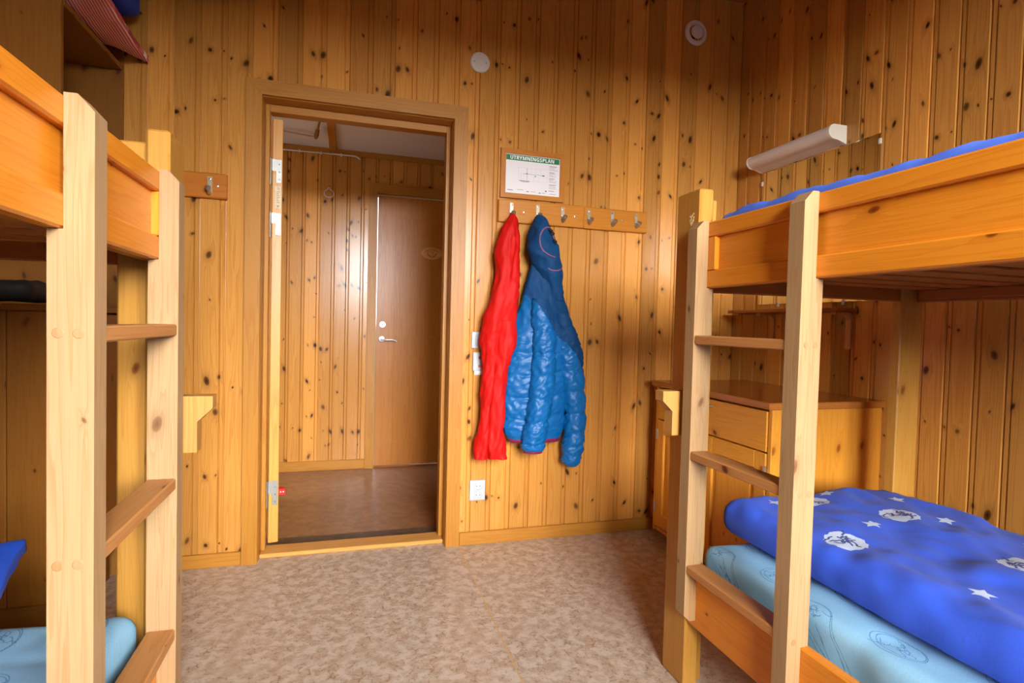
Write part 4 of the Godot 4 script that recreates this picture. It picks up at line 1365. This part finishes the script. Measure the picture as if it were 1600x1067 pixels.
func build_jackets() -> void:
	var no := n3
	var none = null
	# red shell jacket on the first hook
	var red := plain(c8(206, 16, 8), 0.62, 0.0, 0.35)
	red.resource_name = "thin_red_nylon"
	red.backlight_enabled = true
	red.backlight = Color(0.25, 0.02, 0.01)
	var o := Vector3(0.76, 0.46, W_BACK)
	var rj := thing("red_jacket", "thin red rain jacket hanging by its hood on the coat rack", "jacket", o)
	var folds := func(p: Vector3, _n: Vector3, t: float) -> float:
		var k := clampf(t * 5.0, 0.1, 1.0)
		var v := no.get_noise_3d(p.x * 11.0, p.y * 2.2, p.z * 9.0) * 0.020
		v += (0.4 - absf(no.get_noise_3d(p.x * 17.0 + p.y * 4.0, p.y * 5.0, p.z * 11.0 + 3.0))) * 0.015
		v += (0.3 - absf(no.get_noise_3d(p.x * 30.0 - p.y * 5.0, p.y * 4.0, p.z * 24.0))) * 0.012
		v += no.get_noise_3d(p.x * 40.0, p.y * 30.0, p.z * 40.0) * 0.0025
		v += 0.009 * sin(atan2(p.z + 2.69, p.x - 0.69) * 5.0) * smoothstep(0.9, 1.0, t)
		return v * k
	var body := rings_of([[1.675, 0.786, 0.013], [1.643, 0.785, 0.025], [1.588, 0.774, 0.041], [1.468, 0.769, 0.053], [1.341, 0.762, 0.056], [1.245, 0.750, 0.064], [1.150, 0.736, 0.078], [1.054, 0.724, 0.084], [0.985, 0.722, 0.074], [0.90, 0.712, 0.045]], -2.705, [0.014, 0.035, 0.045, 0.05, 0.052, 0.05, 0.045, 0.03])
	shift(done(loft(body, 90, 44, folds, none, 0.2)[0], "hood_and_body", red, rj), o)
	var sl := rings_of([[1.149, 0.706, 0.036], [1.054, 0.690, 0.046], [0.958, 0.689, 0.042], [0.863, 0.687, 0.039], [0.768, 0.680, 0.033], [0.672, 0.671, 0.028], [0.577, 0.663, 0.028], [0.497, 0.655, 0.032], [0.462, 0.648, 0.029]], -2.700, [0.03, 0.045, 0.04, 0.034, 0.03, 0.03, 0.026])
	shift(done(loft(sl, 70, 34, folds, none)[0], "sleeve", red, rj), o)
	var sr := rings_of([[1.150, 0.765, 0.043], [1.055, 0.764, 0.050], [0.975, 0.752, 0.043], [0.911, 0.738, 0.034], [0.831, 0.729, 0.030], [0.703, 0.722, 0.033], [0.575, 0.721, 0.037], [0.511, 0.722, 0.040], [0.464, 0.727, 0.036]], -2.672, [0.03, 0.042, 0.04, 0.034, 0.032, 0.032, 0.028])
	shift(done(loft(sr, 70, 34, folds, none)[0], "sleeve", red, rj), o)
	# blue insulated jacket on the second hook
	var blue := plain(c8(6, 92, 152), 0.42, 0.0, 0.4)
	blue.resource_name = "quilted_blue_nylon"
	var bo := Vector3(0.96, 0.40, W_BACK)
	var bj := thing("blue_jacket", "blue quilted down jacket with dark hood hanging on the coat rack", "jacket", bo)
	var navy_m := plain(c8(8, 60, 104), 0.7, 0.0, 0.35)
	navy_m.resource_name = "plain_navy_nylon"
	var yoke := func(p: Vector3) -> bool:      # the seam between the navy yoke and the quilted cloth
		return p.y > 1.27 - maxf(0.0, p.x - 0.86) * 1.15 + 0.012 * sin(p.x * 30.0)
	var sewn := func(parts: Array, called: String, upper: String) -> void:
		var low := done(parts[0], called, blue, bj)
		shift(low, bo)
		done(parts[1], upper, navy_m, low)
	# how far the cloth stands out along its normal, in metres (shape only; each cloth has one flat colour)
	var quilts := func(p: Vector3, _n: Vector3, t: float) -> float:
		var k := clampf(minf(t, 1.0 - t) * 10.0, 0.0, 1.0)
		var q := absf(sin((p.y + 0.02 * sin(p.x * 9.0) + 0.012 * no.get_noise_2d(p.x * 8.0, p.y * 3.0)) * PI / 0.112))
		var v := (pow(q, 0.30) - 0.8) * 0.014
		v += (0.4 - absf(no.get_noise_3d(p.x * 15.0 + p.y * 8.0, p.y * 12.0, p.z * 13.0))) * 0.015
		v += (0.3 - absf(no.get_noise_3d(p.x * 26.0 - p.y * 14.0, p.y * 30.0, p.z * 20.0))) * 0.007
		v += (0.3 - absf(no.get_noise_3d(p.x * 46.0 + p.y * 20.0, p.y * 52.0, p.z * 40.0))) * 0.0045
		v += no.get_noise_3d(p.x * 50.0, p.y * 60.0, p.z * 50.0) * 0.0022
		return v * k
	# smooth folds above the quilting, again metres along the normal
	var drape := func(p: Vector3, n: Vector3, t: float) -> float:
		var v := no.get_noise_3d(p.x * 8.0, p.y * 2.5, p.z * 8.0) * 0.018 + (0.35 - absf(no.get_noise_3d(p.x * 12.0 + p.y * 5.0, p.y * 5.0, 4.0))) * 0.012
		var low: float = quilts.call(p, n, t)
		return lerpf(low, v, smoothstep(1.02, 1.16, p.y)) * clampf(t * 6.0, 0.1, 1.0)
	var hood := rings_of([[1.679, 0.923, 0.014], [1.654, 0.928, 0.030], [1.606, 0.934, 0.054], [1.542, 0.938, 0.072], [1.494, 0.945, 0.078], [1.447, 0.964, 0.072], [1.384, 0.987, 0.060], [1.320, 1.008, 0.048], [1.255, 1.02, 0.034]], -2.690, [0.014, 0.05, 0.07, 0.078, 0.075, 0.07, 0.06, 0.045, 0.03])
	var dent := func(p: Vector3, _n: Vector3, t: float) -> float:
		return ((0.35 - absf(no.get_noise_3d(p.x * 9.0 + p.y * 5.0, p.y * 6.0, p.z * 6.0))) * 0.022 + (0.3 - absf(no.get_noise_3d(p.x * 20.0, p.y * 14.0, p.z * 12.0))) * 0.008 + no.get_noise_3d(p.x * 6.0, p.y * 5.0, p.z * 6.0) * 0.008) * clampf(t * 5.0, 0.0, 1.0)
	shift(done(loft(hood, 60, 44, dent, none, 0.25)[0], "hood", navy_m, bj), bo)
	var trunk := rings_of([[1.50, 0.956, 0.045], [1.415, 0.957, 0.070], [1.334, 0.958, 0.090], [1.253, 0.963, 0.116], [1.156, 0.964, 0.148], [1.058, 0.966, 0.166], [0.960, 0.960, 0.178], [0.863, 0.946, 0.176], [0.765, 0.938, 0.170], [0.667, 0.934, 0.164], [0.60, 0.932, 0.158], [0.548, 0.936, 0.138]], -2.715, [0.04, 0.06, 0.068, 0.07, 0.068, 0.062, 0.055])
	sewn.call(loft(trunk, 170, 84, drape, yoke, 0.15), "body", "yoke")
	var maroon := plain(c8(120, 24, 66), 0.6)
	var hem := rings_of([[0.556, 0.936, 0.142], [0.550, 0.936, 0.143], [0.540, 0.937, 0.139], [0.534, 0.937, 0.132]], -2.715, [0.055, 0.056, 0.052, 0.048])
	shift(done(loft(hem, 6, 56, func(_p, _n, _t): return 0.0, none, 0.15)[0], "hem", maroon, bj), bo)
	var s1 := rings_of([[1.262, 0.924, 0.040], [1.155, 0.939, 0.052], [1.058, 0.950, 0.056], [0.960, 0.950, 0.057], [0.830, 0.945, 0.059], [0.699, 0.930, 0.057], [0.602, 0.915, 0.057], [0.537, 0.906, 0.058], [0.506, 0.907, 0.054]], -2.645, [0.03, 0.045, 0.052, 0.052, 0.05, 0.045])
	sewn.call(loft(s1, 130, 52, quilts, yoke), "sleeve", "shoulder")
	var s2 := rings_of([[1.19, 1.050, 0.040], [1.10, 1.075, 0.056], [1.03, 1.094, 0.066], [0.960, 1.102, 0.069], [0.895, 1.111, 0.067], [0.796, 1.130, 0.058], [0.695, 1.144, 0.053], [0.595, 1.145, 0.051], [0.495, 1.137, 0.052], [0.435, 1.132, 0.047], [0.404, 1.134, 0.026]], -2.690, [0.05, 0.058, 0.06, 0.056, 0.052, 0.05, 0.045, 0.025])
	sewn.call(loft(s2, 140, 52, quilts, yoke), "sleeve", "shoulder")
	var cuff := rings_of([[0.512, 0.907, 0.050], [0.506, 0.907, 0.051], [0.494, 0.906, 0.048]], -2.645, [0.042, 0.043, 0.040])
	shift(done(loft(cuff, 5, 36, func(_p, _n, _t): return 0.0, none)[0], "cuff", maroon, bj), bo)
	# draw cords over the hood
	var cord := plain(c8(136, 84, 112), 0.6)
	var onhood := func(px: float, py: float) -> Vector3:
		var x := 0.872 + (px - 820.0) * 0.003478
		var y := 1.700 - (py - 330.0) * 0.003213
		var xc := 0.935
		var a := 0.078
		var b := 0.07
		for i in hood.size() - 1:
			if y <= hood[i][0] and y >= hood[i + 1][0]:
				var t: float = (hood[i][0] - y) / (hood[i][0] - hood[i + 1][0])
				xc = lerpf(hood[i][1], hood[i + 1][1], t)
				a = lerpf(hood[i][2], hood[i + 1][2], t)
				b = lerpf(hood[i][4], hood[i + 1][4], t)
		var e := clampf((x - xc) / a, -0.97, 0.97)
		return Vector3(xc + e * a, y, -2.690 + b * sqrt(1.0 - e * e) + 0.006) - bo
	for line in [[[270, 325], [220, 300], [150, 340], [105, 430], [100, 560], [140, 670], [240, 745], [340, 775], [500, 780], [540, 815]], [[250, 960], [310, 990], [420, 985], [500, 940]], [[285, 390], [310, 430], [335, 490]]]:
		var pts := []
		for q in line:
			pts.append(onhood.call(820.0 + q[0] / 10.67, 330.0 + q[1] / 10.67))
		var st := tool()
		tube(st, smooth_path(pts), 0.0034, 7)
		done(st, "draw_cord", cord, bj)
	for q in [[262, 345], [300, 385], [345, 515]]:
		var st := tool()
		var c: Vector3 = onhood.call(820.0 + q[0] / 10.67, 330.0 + q[1] / 10.67)
		lathe(st, c, Vector3(0.6, -0.7, 0.3).normalized(), [[0.0, -0.012], [0.008, -0.011], [0.009, 0.008], [0.006, 0.012], [0.0, 0.012]], 12)
		done(st, "cord_lock", plain(c8(22, 22, 26), 0.4), bj)

func shift(o: MeshInstance3D, by: Vector3) -> void:
	o.position = -by
